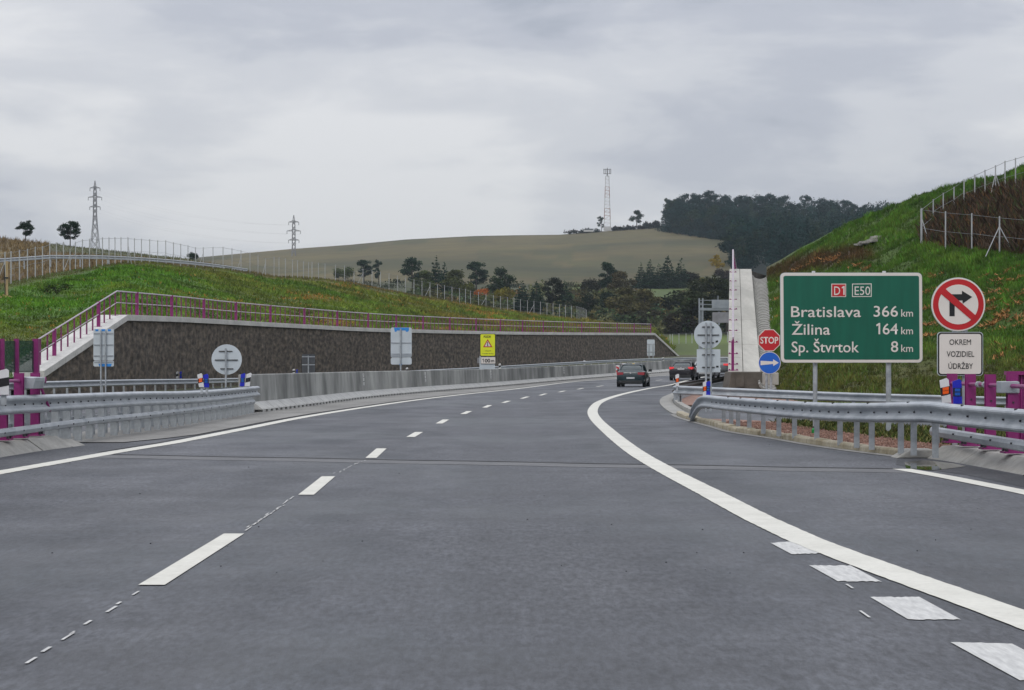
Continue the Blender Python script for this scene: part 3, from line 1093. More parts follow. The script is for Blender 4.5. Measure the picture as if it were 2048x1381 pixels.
def coping(path, width, parent, name="coping_slab", over=0.14, th=0.29, seg=2.6, mat=None):
    L = path_len(path)
    n = max(1, round(L / seg))
    for i in range(n):
        sp = sub_path(path, L * i / n + 0.012, L * (i + 1) / n - 0.012)
        mb = MB()
        mb.sweep(sp, [(over, -th), (over, 0), (over - width, 0), (over - width, -th)])
        mb.build(name, mat or M["coping"], parent, bevel=0.015)


coping([WPTS[0], WPTS[1]], 1.35, wall, seg=1.9)
coping(main_wall, 0.8, wall, seg=4.5)
coping([WPTS[-2], WPTS[-1]], 0.8, wall, seg=3.0)

# railing on top of it
rail = thing("wall_railing", (-15, 140, 4), "magenta railing with pale handrails running along the top of the long retaining wall", "railing")
off = Vector((-0.42, 0.15, 0))
RP = [WPTS[0] + Vector((-.40, 0.3, 0))] + [p + off for p in main_wall]
RL = path_len(RP)
thin, thick = MB(), MB()
thin.box((0, 0, .575), (.065, .05, 1.15)).box((0, 0, .012), (.30, .18, .024))
thick.box((0, 0, .60), (.16, .13, 1.2)).box((0, 0, .012), (.36, .24, .024))
thin_o = thin.build("post", M["purple_far"], rail, local=True)
thick_o = thick.build("post", M["purple"], rail, local=True)
first_thin, first_thick = True, True
npost = int(RL / 1.28)
diagL = (RP[1] - RP[0]).length
for i in range(npost + 1):
    d = min(RL, i * RL / npost)
    p, t = path_at(RP, d)
    big = (i % 7 == 3)
    src = thick_o if big else thin_o
    if big and first_thick:
        thick_o.location = p - world_of(rail); first_thick = False; continue
    if not big and first_thin:
        thin_o.location = p - world_of(rail); first_thin = False; continue
    place(src, "post", rail, p)
for hz, r in ((1.16, .036), (0.60, .026)):
    cl = [path_at(RP, i * RL / 90)[0] + Vector((0, 0, hz)) for i in range(91)]
    # keep the corner sharp
    cl = [RP[0] + Vector((0, 0, hz)), RP[1] + Vector((0, 0, hz))] + [p for p in cl if p.y > RP[1].y + 1]
    mb = MB()
    prof = [(r * math.cos(a), r * math.sin(a)) for a in [2 * math.pi * k / 8 for k in range(8)]]
    mb.sweep(cl, prof)
    mb.build("handrail", M["rail_pale"], rail)
# ------------------------------------------------------------------ guard rails
def wprof(h=0.27, d=0.075, side=1, t=0.004):
    """W-shaped beam section; side=+1 bulges to the right of the path. Heights are below the top edge."""
    zs = [0, -.012, .0, 0, 0, 0]
    base = [(0.0, 0.0), (0.35, -0.03), (0.92, -0.11), (1.0, -0.18), (0.92, -0.26), (0.25, -0.38), (0.05, -0.46), (0.05, -0.54), (0.25, -0.62), (0.92, -0.74), (1.0, -0.82), (0.92, -0.89), (0.35, -0.97), (0.0, -1.0)]
    front = [(side * a * d, b * h) for a, b in base]
    back = [(side * (a * d - t * 1.4), b * h) for a, b in reversed(base)]
    return front + back


def beam(parent, path, side, mat, seg=4.0, h=0.27, name="beam", start=0.0, prof=None, d=0.075, overlap=0.12):
    L = path_len(path)
    n = max(1, round(L / seg))
    out = []
    for i in range(n):
        a, b = L * i / n, min(L, L * (i + 1) / n + (overlap if i < n - 1 else 0))
        o = 0.004 if i % 2 else 0.0
        sp = sub_path(path, a, b)
        pr = [(x + side * o, z) for x, z in (prof or wprof(h, d, side))]
        mb = MB()
        mb.sweep(sp, pr)
        ob = mb.build(name, mat, parent, smooth=False)
        out.append(ob)
    return out


def channel_post(w=0.10, dep=0.06, h=0.8):
    mb = MB()
    mb.box((0, 0, h / 2), (w, .006, h))
    mb.box((-w / 2, dep / 2, h / 2), (.006, dep, h))
    mb.box((w / 2, dep / 2, h / 2), (.006, dep, h))
    mb.box((-w / 2 + .012, dep, h / 2), (.03, .006, h))
    mb.box((w / 2 - .012, dep, h / 2), (.03, .006, h))
    return mb


def bolts(parent, path, side, spacing, zoff, off=0.03, name="bolt_heads", s=0.022):
    mb = MB()
    L = path_len(path)
    for i in range(int(L / spacing)):
        p, t = path_at(path, (i + .5) * spacing)
        nrm = Vector((t.y, -t.x, 0)).normalized() * side * off
        for z in (zoff if isinstance(zoff, (list, tuple)) else [zoff]):
            mb.box((p.x + nrm.x, p.y + nrm.y, p.z + z), (s, s, s), rz=.5)
    o = mb.build(name, M["bolt"], parent)
    o["kind"] = "stuff"
    return o


def posts_along(parent, path, first, spacing, zbase, src, name="post", off=0.0, side=1, hfull=None, stop=None):
    L = path_len(path)
    d, k = first, 0
    objs = []
    while d < (stop or L):
        p, t = path_at(path, d)
        s = Vector((t.y, -t.x, 0)).normalized() * side * off
        zb = zbase(p) if callable(zbase) else zbase
        yaw = math.atan2(t.y, t.x) - math.pi / 2
        loc = (p.x + s.x, p.y + s.y, zb)
        if k == 0 and not src.get("used"):
            src.parent = parent
            src.location = Vector(loc) - world_of(parent)
            src.rotation_euler = (0, 0, yaw)
            src["used"] = 1
            objs.append(src)
        else:
            objs.append(place(src, name, parent, loc, yaw))
        o = objs[-1]
        o.scale = (1, 1, (p.z - 0.03 - zb) / 0.8)
        d += spacing
        k += 1
    return objs


# right rail beside the kerb, dipping to the ground at its far end
RPX = [(1384, 829, 49.5), (1389, 812, 48.8), (1397, 798.5, 47.8), (1409, 790.5, 46.5), (1446, 793.3, 43.7), (1495, 796.6, 40), (1546, 800, 37.4), (1593, 803, 35.8), (1650, 805.5, 33.8), (1700, 806.3, 32.2), (1760, 805.8, 30.8),
       (1813, 804.3, 29.5), (1856, 803.2, 28.7), (1917, 809.5, 27.7), (1969, 813.5, 26.8), (2048, 819, 25.4), (2200, 829.5, 22.7)]
rr_pts = [P(*q) for q in RPX] + [Vector((5.95, 17, .75)), Vector((5.97, 8, .75)), Vector((5.97, -4, .75))]
RRP = smooth_path(rr_pts, 0.5)
rr = thing("guard_rail", (5, 35, 0), "nearest guard rail on the right, its far end bent down to the kerb", "guard rail")
# path runs towards the camera: the road is on its right-hand side
beam(rr, RRP, 1, M["galv"], seg=3.7)
src = channel_post(0.074, .05).build("post", M["galv_post"], None)
Lr = path_len(RRP)
dstart = None
acc = 0
YPOST = [44.6, 43.2, 41.9, 40.7, 38.9, 37.5, 36.2, 34.6, 33.2, 32.1, 31.2, 30.3, 29.5, 28.85]
for i, Y in enumerate(YPOST):
    best = min(range(len(RRP)), key=lambda k: abs(RRP[k].y - Y + 0.0))
    p = RRP[best]
    loc = Vector((p.x + .10, p.y + .02, 0.06))
    if i == 0:
        src.parent = rr; src.location = loc - world_of(rr); o = src
    else:
        o = place(src, "post", rr, loc)
    o.rotation_euler = (0, 0, -0.12)
    o.scale = (1, 1, (p.z - 0.03 - .06) / .8)
bolts(rr, sub_path(RRP, 4.0, Lr - 5), 1, 0.62, -0.135, off=0.012)
bolts(rr, sub_path(RRP, 6.0, Lr - 5), 1, 1.9, -0.012, off=0.03, s=0.028)

# rail on the far side of the ramp and the rail following the motorway beyond the island
R2 = smooth_path([P(1349, 771.5, 69), P(1400, 773.5, 68), P(1456, 776, 67.2), P(1560, 780.3, 66.5), P(1700, 785.8, 66.5), P(1883, 791, 67.5), P(2000, 794, 69), P(2200, 797, 74), P(2500, 800, 82)], 1.0)
r2 = thing("guard_rail", (8, 67, 0), "second guard rail on the right, crossing behind the green distance sign's posts", "guard rail")
beam(r2, R2, 1, M["galv"], seg=4.0)
src = channel_post(0.10).build("post", M["galv_post"], None)
posts_along(r2, R2, 0.15, 2.0, lambda p: ground_z(p.x, p.y) + .02, src, off=-0.06)
R3 = smooth_path([P(1349, 769, 71), P(1356, 767, 76), P(1380, 763.5, 88), P(1415, 758, 103), P(1452, 752.3, 120), P(1520, 743, 150), P(1590, 734, 180)], 1.0)
r3 = thing("guard_rail", (9, 100, 0), "dark guard rail seen from behind, curving off past the exit island tip", "guard rail")
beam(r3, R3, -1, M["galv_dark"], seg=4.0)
src = channel_post(0.10).build("post", M["galv_post"], None)
for o in posts_along(r3, R3, 1.0, 1.33, lambda p: ground_z(p.x, p.y) + .02, src, off=0.0):
    o.scale.z -= .27 / .8

# left median: double-sided rail with box beam below
lr = thing("median_guard_rail", (-7, 42, 0), "nearest guard rail on the left with a lower box beam and close-set posts", "guard rail")
lrs = sub_path(LEFTRAIL, 0, path_len(LEFTRAIL))
beam(lr, lrs, 1, M["galv"], seg=4.2)
LOWPROF = [(0.02, 0), (0.055, -.012), (0.07, -.05), (0.055, -.10), (0.02, -.115), (-.01, -.115), (-.01, 0)]
low = [Vector((p.x, p.y, 0.365)) for p in lrs if p.y < 57.4]
beam(lr, low, 1, M["galv"], seg=4.2, name="box_beam", prof=LOWPROF)
backp = [p + Vector((-0.62, 0, -.02)) for p in lrs if p.y > 20]
src = channel_post(0.11, .07).build("post", M["galv_post"], None)
Y35 = next(i for i, p in enumerate(lrs) if p.y > 34.6)
d35 = sum((b - a).length for a, b in zip(lrs[:Y35], lrs[1:Y35 + 1]))
posts_along(lr, lrs, d35, 0.9, 0.0, src, off=-0.05)
bolts(lr, lrs, 1, 0.6, -0.135, off=0.012)
bolts(lr, low, 1, 1.2, -0.055, off=0.07)
mb = MB()
for i in range(8):
    p, t = path_at(lrs, d35 + 1.8 + i * 1.8)
    mb.box((p.x - .01, p.y, p.z - .36), (.03, .07, .09))
o = mb.build("brackets", M["galv_post"], lr); o["kind"] = "stuff"
lb = thing("median_guard_rail", (-7.7, 42, 0), "rear guard rail of the left median, just behind the nearest one", "guard rail")
beam(lb, backp, -1, M["galv"], seg=4.2)
beam(lb, [Vector((p.x, p.y, .35)) for p in backp if p.y < 57.4], -1, M["galv"], seg=4.2, name="box_beam", prof=[(-a, b) for a, b in LOWPROF])
src = channel_post(0.14, .07).build("post", M["galv_post"], None)
posts_along(lb, backp, 12.0, 0.9, 0.0, src, off=0.05)

# far rail of the opposite carriageway
OP = smooth_path([Vector(v) for v in [(-16.4, 48, .7), (-16.5, 64, .68), (-16.75, 80, .66), (-16.9, 100, .60), (-16.3, 118, .52), (-15.2, 134, .50), (-12.6, 152, .60), (-9.2, 170, .75), (-3.6, 192, 1.0),
                  (4.6, 222, 1.45), (12.5, 245, 1.85), (22.5, 272, 2.15), (32, 295, 2.3)]], 2.0)
op = thing("guard_rail", (-14, 140, 0), "far guard rail of the opposite carriageway at the foot of the stone wall", "guard rail")
beam(op, OP, 1, M["galv"], seg=8.0, d=.09)
src = channel_post(0.075).build("post", M["galv_post"], None)
posts_along(op, OP, 1.0, 2.6, lambda p: min(p.z - .6, elev(p.y) - .03), src, off=-0.07)

# rail of the small road above the left embankment
UP = smooth_path([P(-260, 530, 190), P(0, 517.5, 200), P(102, 510.5, 207), P(205, 511.5, 213), P(307, 517, 222), P(410, 526, 236), P(495, 538, 250)], 4.0)
up = thing("guard_rail", (-45, 210, 10), "guard rail of the side road beyond the fence on the left embankment", "guard rail")
beam(up, UP, 1, M["galv"], seg=16.0, h=.36)
src = channel_post(0.13).build("post", M["galv_post"], None)
posts_along(up, UP, 1.0, 4.0, lambda p: p.z - 1.1, src, off=-0.1)

# ------------------------------------------------------------------ concrete barrier
bar = thing("concrete_barrier", (-6.6, 80, 0), "long streaked concrete barrier between the carriageways", "barrier")
BL = path_len(BAR)
seg = 4.0
n = int(BL / seg)
UPR = [(-.02, .27), (-.10, .98), (-.13, 1.0), (-.30, 1.0), (-.33, .98), (-.42, .27)]
TOE = [(0.0, -.05), (0.0, .05), (-.13, .268), (-.42, .268), (-.5, .05), (-.5, -.05)]
UPR = [(-.20, .28), (-.25, .975), (-.27, 1.0), (-.42, 1.0), (-.44, .975), (-.50, .28)]
TOE = [(0.06, 0.06), (0.0, .10), (-.13, .268), (-.46, .268), (-.58, .10), (-.6, .0), (0.0, 0.0)]
TOE = [(0.05, .075), (0.03, .11), (-.198, .277), (-.50, .277), (-.72, .11), (-.72, .075)]
fe = MB()
for i in range(n):
    sp = sub_path(BAR, i * seg, (i + 1) * seg - 0.02)
    MB().sweep(sp, UPR).build("barrier_block", M["conc_barrier"], bar)
    h = seg / 2
    if i * seg < 60:
        for k in range(2):
            MB().sweep(sub_path(BAR, i * seg + k * h + .025, i * seg + (k + 1) * h - .025), TOE).build("toe_slab", M["conc_toe"], bar)
    else:
        MB().sweep(sub_path(BAR, i * seg + .05, (i + 1) * seg - .05), TOE).build("toe_slab", M["conc_toe"], bar)
    # feet leave drain slots under the toe
    for k in range(5):
        c, t = path_at(BAR, i * seg + (k + .5) * seg / 5)
        yaw = math.atan2(t.y, t.x) - math.pi / 2
        q = c + Vector((t.y, -t.x, 0)) * -.33
        fe.box((q.x, q.y, q.z + .04), (.74, .42, .08), rz=yaw)
o = fe.build("drain_feet", M["conc_toe"], bar); o["kind"] = "stuff"
db = MB()
db.sweep(dense(BAR, 4.0), [(-.10, .0), (-.10, .074), (-.40, .074), (-.40, .0)])
db.build("slot_shade_strip", M["joint"], bar)  # black strip standing in for the shade inside the drain slots
for px_, py_ in [(739, 748), (860, 748), (990, 744), (1135, 737)]:
    # vertical rows of white reflector blobs
    best = min(range(400), key=lambda k: abs((lambda p: CX + p.x * F / p.y)(path_at(BAR, k * BL / 400)[0]) - px_))
    c, t = path_at(BAR, best * BL / 400)
    for k in range(3):
        MB().box((c.x - .235 + k * .01, c.y - .02, c.z + .86 - k * .16), (.07, .02, .11)).build("reflector_patch", M["white_plastic"], bar)
# end of barrier: taper block
mb = MB()
c0, t0 = path_at(BAR, 0)
mb.box((c0.x - .44, c0.y - .09, .5), (.24, .16, .99), rz=0.1)
mb.box((c0.x - .35, c0.y - .5, .06), (.5, .7, .12), rz=0.1)
mb.build("end_block", M["conc"], bar, bevel=.02)

# ------------------------------------------------------------------ crash railings of the bridge (magenta)
def crash_rail(name, label, xs, ys, sgn, zt, mk_beam_path):
    root = thing(name, (xs[0], ys[0], 0.19), label, "bridge railing")
    pm = MB()
    # H section post with base plate
    pm.box((0, -.05, .47), (.125, .012, .94)).box((0, .05, .47), (.125, .012, .94)).box((0, 0, .47), (.012, .1, .94)).box((0, 0, .012), (.24, .26, .024))
    first = None
    for x, y in zip(xs, ys):
        if first is None:
            first = pm.build("post", M["purple"], root, local=True)
        else:
            place(first, "post", root, (x, y, .19))
        bm_ = MB()
        for dx in (-.085, .085):
            for dy in (-.09, .09):
                bm_.tube((x + dx, y + dy, .214), (x + dx, y + dy, .262), .020, 6)
        for zz in (.62, .80):
            bm_.box((x, y - .062, zz), (.02, .02, .02))
        bm_.build("anchor_bolts", M["bolt"], root)["kind"] = "stuff"
    return root


ry = [30.6, 29.4, 28.2, 26.98, 25.7, 24.5, 23.3, 22.1, 20.9, 19.7, 18.5, 17.3]
rx = [5.985 + .004 * i for i in range(12)]
cr = crash_rail("crash_railing", "magenta bridge crash railing behind the delineators at the right edge", rx, ry, 1, 1.1, None)
mb = MB()
tp = [Vector((5.965, 31.0, 1.0)), Vector((5.985, 26, .995)), Vector((6.02, 14, .99))]
for a, b in zip(tp, tp[1:]):
    mb.tube(a, b, .026, 8)
mb.build("tube_rail", M["purple"], cr)
mb = MB()
for Y in (30.9, 30.2, 28.75, 28.35):
    mb.tube((5.965, Y - .05, 1.0), (5.965, Y + .05, 1.0), .04, 10)
mb.build("tube_collar", M["galv_post"], cr)
mb = MB()
mb.prism([(-.11, -.075), (.11, -.075), (.11, .055), (.085, .07), (-.11, .065)], 0, .28)
mb.v = [(x + 5.96, y + 26.9, z + .985) for x, y, z in mb.v]
mb.build("splice_box", M["galv"], cr, bevel=.01)
lowr = [Vector((5.80, 30.9, .40)), Vector((5.82, 28, .395)), Vector((5.86, 22, .39)), Vector((5.88, 14, .39)), Vector((5.88, -4, .39))]
beam(cr, smooth_path(lowr, 1.0), 1, M["galv"], seg=4, name="box_beam", prof=[(x, z * 1.15) for x, z in LOWPROF])
mb = MB()
mb.box((5.83, 30.95, .42), (.10, .06, .50))
mb.build("end_post", M["galv_post"], cr)
bolts(cr, smooth_path(lowr, 1.0), 1, 1.1, [-.05], off=.075)

ly = [33.6, 32.6, 31.6, 30.4, 29.2, 28.0, 26.8, 25.6, 24.4]
lx = [-7.12, -7.14, -7.15, -7.16, -7.16, -7.16, -7.16, -7.16, -7.16]
cl_ = crash_rail("crash_railing", "magenta bridge crash railing at the left edge of the photo", lx, ly, -1, 1.1, None)
mb = MB()
mb.tube((-7.12, 33.8, 1.02), (-7.2, 24, 1.02), .026, 8)
mb.tube((-7.12, 33.8, 1.02), (-7.0, 34.1, .55), .022, 8)
mb.build("tube_rail", M["purple"], cl_)
mb = MB()
mb.tube((-7.17, 33.75, 1.02), (-6.99, 33.75, 1.02), .045, 10)
mb.build("tube_collar", M["purple"], cl_)
mb = MB()
mb.prism([(-.14, -.08), (.10, -.09), (.13, .02), (.13, .075), (-.08, .085), (-.14, .05)], 0, .7)
mb.v = [(x - 7.06, y + 32.7, z + .99) for x, y, z in mb.v]
mb.build("splice_box", M["galv"], cl_, bevel=.01)

# tall magenta screen posts with green panels behind the left railing
sc_ = thing("noise_screen", (-14.5, 80, 0), "tall magenta posts with dark green translucent panels at the left edge", "noise screen")
pts = [(-18, 70), (5, 73), (34, 76), (72, 80), ]
prev = None
for i, (px_, Z) in enumerate([(-90, 72), (-38, 73), (4, 74), (33, 75), (72, 76)]):
    top = P(px_, 678, Z)
    bot = P(px_, 800, Z)
    mb = MB()
    w = 9 * Z / F
    if i == 4:
        w = 12 * Z / F
    mb.box((top.x, top.y, (top.z + bot.z) / 2), (w, w, top.z - bot.z))
    mb.box((top.x, top.y, bot.z + .02), (w * 2, w * 2, .04))
    mb.build("post", M["purple"], sc_)
    if prev is not None:
        a = P(prev[0], 682, prev[1]); b = P(px_, 682, Z)
        c = P(px_, 745, Z)
        mb = MB()
        mb.add([(a.x, a.y + .02, c.z), (b.x, b.y + .02, c.z), (b.x, b.y + .02, b.z), (a.x, a.y + .02, a.z), (a.x, a.y + .05, c.z), (b.x, b.y + .05, c.z), (b.x, b.y + .05, b.z), (a.x, a.y + .05, a.z)],
               [(0, 1, 2, 3), (7, 6, 5, 4), (3, 2, 6, 7), (0, 4, 5, 1)])
        mb.build("panel", M["green_mesh"], sc_)
    prev = (px_, Z)
# magenta steel box behind the right railing
bx = thing("parapet_box", (7.7, 30.6, 0), "magenta sheet-steel parapet end behind the right crash railing", "parapet")
mb = MB()
mb.box((7.63, 31.2, .60), (1.55, .05, 1.10)); mb.build("panel", M["purple"], bx)
mb = MB()
mb.box((7.63, 31.15, 1.135), (1.6, .16, .05)); mb.build("cap_strip", M["purple"], bx)
for x in (6.88, 7.05, 7.45, 7.95):
    mb = MB()
    mb.box((x, 31.15, .60), (.02, .06, 1.06)); mb.build("rib", M["purple"], bx)

# ------------------------------------------------------------------ sloping wing wall at the right with its ditch
ww = thing("wing_wall", (10, 110, 0), "pale concrete wing wall rising end-on beside the stop sign", "wall")
A0, A1, B0, B1 = P(1456, 743, 95), P(1521, 743, 95), P(1459, 538, 140), P(1503, 538, 140)


def quadslab(a0, a1, b0, b1, th=.16, up=0.0):
    mb = MB()
    vs = [a0, a1, b1, b0]
    mb.add([v + Vector((0, 0, up)) for v in vs] + [v + Vector((0, 0, up - th)) for v in vs], [(0, 1, 2, 3), (7, 6, 5, 4), (0, 4, 5, 1), (1, 5, 6, 2), (2, 6, 7, 3), (3, 7, 4, 0)])
    return mb


def split(f0, f1, tx0, tx1):
    l0, l1 = A0.lerp(B0, f0), A0.lerp(B0, f1)
    r0, r1 = A1.lerp(B1, f0), A1.lerp(B1, f1)
    return l0.lerp(r0, tx0), l0.lerp(r0, tx1), l1.lerp(r1, tx0), l1.lerp(r1, tx1)


def tproj(y):
    lo, hi = 0, 1
    for _ in range(30):
        m = (lo + hi) / 2
        p = A0.lerp(B0, m)
        if HY - (p.z - CH) * F / p.y > y:
            lo = m
        else:
            hi = m
    return lo


for ys, t0_, t1_ in (([743, 715, 690, 666, 641, 614, 594, 573, 556, 538], 0.0, .455), ([743, 689, 640, 595, 538], .47, 1.0)):
    fsn = [tproj(y) for y in ys]
    fsn[0], fsn[-1] = 0.0, 1.0
    for f0, f1 in zip(fsn, fsn[1:]):
        d = .16 / 45
        quadslab(*split(f0 + d * .22, f1 - d * .22, t0_, t1_), th=.2, up=random.uniform(-.01, .01)).build("slab", M["conc_light"], ww, bevel=.02)
body = MB()
lo_ = Vector((0, 0, -.12))
a0, a1, b0, b1 = A0 + lo_ + Vector((.04, .03, 0)), A1 + lo_ + Vector((-.04, .03, 0)), B0 + lo_ + Vector((.04, 0, 0)), B1 + lo_ + Vector((-.04, 0, 0))
fl = lambda v: Vector((v.x, v.y, -.6))
body.add([a0, a1, b1, b0, fl(a0), fl(a1), fl(b1), fl(b0)], [(0, 1, 2, 3), (0, 4, 5, 1), (1, 5, 6, 2), (2, 6, 7, 3), (3, 7, 4, 0), (4, 7, 6, 5)])
e0, e1 = B0 + Vector((9, 40, 0)), B1 + Vector((9, 40, 0))
body.add([b0, b1, e1, e0, fl(b0), fl(b1), fl(e1), fl(e0)], [(0, 1, 2, 3), (1, 5, 6, 2), (2, 6, 7, 3), (3, 7, 4, 0), (4, 7, 6, 5)])
body.build("wall_body", M["dark_conc"], ww)
foot = MB()
foot.prism([(P(1451, 780, 94).x, P(1451, 780, 94).z - .3), (P(1530, 780, 94).x, P(1530, 780, 94).z - .3), (P(1526, 744, 94).x, P(1526, 744, 94).z), (P(1459, 744, 94).x, P(1459, 744, 94).z)], 93.2, 96)
foot.build("footing", M["dark_conc"], ww, bevel=.04)
pn = MB()
pn.box((P(1480, 760, 93.2).x, 93.17, P(1480, 762, 93.2).z), (.34, .04, .5)); pn.build("hatch", M["dark_conc"], ww)
wr = thing("wing_wall_railing", (9, 115, 3), "magenta railing seen end-on, climbing the pale wing wall", "railing")
wpp = []
ftab = [tproj(y) for y in (741, 729, 708, 685, 662, 641, 619, 600, 581, 563, 545)]
src = MB().box((0, 0, .62), (.07, .05, 1.24)).box((0, 0, .0), (.42, .12, .03), rx=-.1).box((0.16, -.03, .03), (.06, .06, .05)).box((-.16, -.03, .03), (.06, .06, .05)).build("post", M["purple"], wr, local=True)
for i, f in enumerate(ftab):
    l, r = A0.lerp(B0, f), A1.lerp(B1, f)
    q = l.lerp(r, .16)
    wpp.append(q)
    if i == 0:
        src.location = q - world_of(wr)
    else:
        place(src, "post", wr, q)
for k in range(1, 8):
    q = wpp[-1] + Vector((0.095 * 4.5 * k + .05 * k, 4.5 * k, 0.02))
    if k < 8:
        place(src, "post", wr, q)
qe = wpp[-1] + Vector((3.4, 31.5, .02))
for hz, r in ((1.36, .05), (.65, .03)):
    mb = MB()
    up_ = Vector((0, 0, hz))
    mb.tube(wpp[0] + up_, wpp[-1] + up_, r, 8)
    mb.tube(wpp[-1] + up_, qe + up_, r, 8)
    mb.build("handrail", M["rail_pale"], wr)
mb = MB()
mb.box((wpp[0].x - .03, wpp[0].y - .1, wpp[0].z + .62), (.11, .09, 1.28)); mb.build("end_post", M["purple"], wr)

# drainage chute of stacked half-round elements
ch = thing("drain_chute", (11, 110, 0), "grey half-round concrete drainage chute climbing beside the wing wall", "drain")
C0, C1 = P(1541, 772, 92), P(1520, 552, 139)
W0 = 30 * 100 / F
nseg = 60
for i in range(nseg):
    f0, f1 = i / nseg, (i + 1) / nseg
    a, b = C0.lerp(C1, f0), C0.lerp(C1, f1)
    mb = MB()
    prof_ = []
    R = .42
    for k in range(9):
        th = math.pi * k / 8
        prof_.append((R * math.cos(th), -R * .62 * math.sin(th)))
    prof_ = prof_ + [(x * 1.16, z * 1.16 - .03) for x, z in reversed(prof_)]
    lift = Vector((0, 0, .10))
    mb.sweep([a + lift, b + lift + Vector((0, 0, -.04))], prof_)
    mb.build("chute_element", M["conc"], ch)
mb = MB()
q = P(1541, 768, 91.5)
mb.box((q.x, q.y, q.z + .2), (.62, .5, .5)); mb.build("outlet_block", M["conc_light"], ch, bevel=.03)
# ------------------------------------------------------------------ signs
def rrect(x0, y0, x1, y1, r, n=5):
    out = []
    for cx_, cy_, a0 in ((x1 - r, y0 + r, -90), (x1 - r, y1 - r, 0), (x0 + r, y1 - r, 90), (x0 + r, y0 + r, 180)):
        for k in range(n + 1):
            a = math.radians(a0 + 90 * k / n)
            out.append((cx_ + r * math.cos(a), cy_ + r * math.sin(a)))
    return out


def circ(cx_, cy_, r, n=40, a0=0):
    return [(cx_ + r * math.cos(a0 + 2 * math.pi * k / n), cy_ + r * math.sin(a0 + 2 * math.pi * k / n)) for k in range(n)]


class Board:
    """Flat layered sign: outlines given as photo positions at distance Z, built as real thin plates."""

    def __init__(self, root, Z, shear=None):
        self.root, self.Z, self.o = root, Z, world_of(root)

    def w(self, x, y):
        p = P(x, y, self.Z)
        return p.x - self.o.x, p.z - self.o.z

    def plate(self, poly, mat, layer=0, th=0.002, name="plate"):
        pts = [self.w(*q) for q in poly]
        area = sum(a[0] * b[1] - b[0] * a[1] for a, b in zip(pts, pts[1:] + pts[:1]))
        if area < 0:
            pts = pts[::-1]
        mb = MB()
        y1 = self.Z - self.o.y - layer * 0.003
        mb.prism(pts, y1 - th, y1)
        return mb.build(name, mat, self.root, local=True)

    def ring(self, outer, inner, mat, layer, name="border"):
        a, b = [self.w(*q) for q in outer], [self.w(*q) for q in inner]
        n = len(a)
        mb = MB()
        y0 = self.Z - self.o.y - layer * 0.003 - .002
        y1 = y0 + .002
        vs = [(x, y0, z) for x, z in a] + [(x, y0, z) for x, z in b] + [(x, y1, z) for x, z in a] + [(x, y1, z) for x, z in b]
        fs = []
        for i in range(n):
            j = (i + 1) % n
            fs += [(i, j, n + j, n + i), (i, 2 * n + i, 2 * n + j, j), (n + i, n + j, 3 * n + j, 3 * n + i)]
        mb.add(vs, fs)
        return mb.build(name, mat, self.root, local=True)

    def text(self, s, x0, x1, base, cap, mat, layer=3, bold=0.012, name="lettering", fit_width=True):
        cu = bpy.data.curves.new("text", "FONT")
        cu.body = s
        cu.size = 1.0
        cu.offset = bold
        cu.resolution_u = 3
        ob = bpy.data.objects.new("text", cu)
        COL.objects.link(ob)
        dg = bpy.context.evaluated_depsgraph_get()
        me = bpy.data.meshes.new_from_object(ob.evaluated_get(dg))
        bpy.data.objects.remove(ob)
        n = len(me.vertices)
        co = np.empty(n * 3, dtype=np.float32)
        me.vertices.foreach_get("co", co)
        co = co.reshape(-1, 3)
        mn, mx = co[:, 0].min(), co[:, 0].max()
        ax, az = self.w(x0, base)
        bx_, bz = self.w(x1, base - cap)
        sx = (bx_ - ax) / (mx - mn)
        sz = (bz - az) / 0.73
        y = self.Z - self.o.y - layer * 0.003 - .0015
        out = np.empty_like(co)
        out[:, 0] = ax + (co[:, 0] - mn) * sx
        out[:, 1] = y
        out[:, 2] = az + co[:, 1] * sz
        me.vertices.foreach_set("co", out.ravel())
        me.materials.clear()
        me.materials.append(mat)
        me.name = name
        me.update()
        o = bpy.data.objects.new(name, me)
        o.parent = self.root
        COL.objects.link(o)
        return o

    def one(self, x0, x1, base, cap, mat, layer):
        """The figure 1 with its flag, drawn as on the sign."""
        w = cap * .15
        return self.plate([(x1, base), (x1 - w, base), (x1 - w, base - cap * .80), (x0 + w * .3, base - cap * .70), (x0, base - cap * .84), (x1 - w * .75, base - cap), (x1, base - cap)], mat, layer, name="lettering")

    def post(self, x, ytop, zbot, r, back=.05, mat=None, name="post"):
        X = P(x, ytop, self.Z).x
        zt = P(x, ytop, self.Z).z
        mb = MB()
        mb.tube((X, self.Z + back, zbot), (X, self.Z + back, zt), r, 12)
        return mb.build(name, mat or M["galv_post"], self.root, smooth=False)


def sroot(name, x, Z, zb, label, cat="road sign", group=None):
    return thing(name, (P(x, 0, Z).x, Z, zb), label, cat, group)


# big green distance sign
ZG = 39.5
s = sroot("distance_sign", 1703, ZG, -.02, "big green distance sign listing Bratislava, Žilina and Sp. Štvrtok")
b = Board(s, ZG)
OUT = lambda i, r: [(x + (1.2 if y > 640 else 0) * 1.0, y) for x, y in rrect(1560 + i, 546 + i, 1843.5 + i * -1, 726 - i, r, 6)]
b.plate(OUT(0, 9), M["sign_back"], 0, th=.03, name="board")
mb = MB()
b.plate(OUT(0.6, 9), M["sign_white"], 11, name="border")
b.plate(OUT(6.2, 4), M["sign_green"], 12, name="face")
b.plate([(1662, 568), (1691.5, 568), (1691.5, 594.5), (1662, 594.5)], M["sign_white"], 13, name="shield_border")
b.plate([(1663.6, 569.5), (1690, 569.5), (1690, 593), (1663.6, 593)], M["sign_red"], 14, name="road_number_shield")
b.one(1682.5, 1688.5, 590.5, 18, M["sign_white"], 15)
b.text("D", 1667.5, 1679.5, 590.5, 18, M["sign_white"], 15, bold=.004)
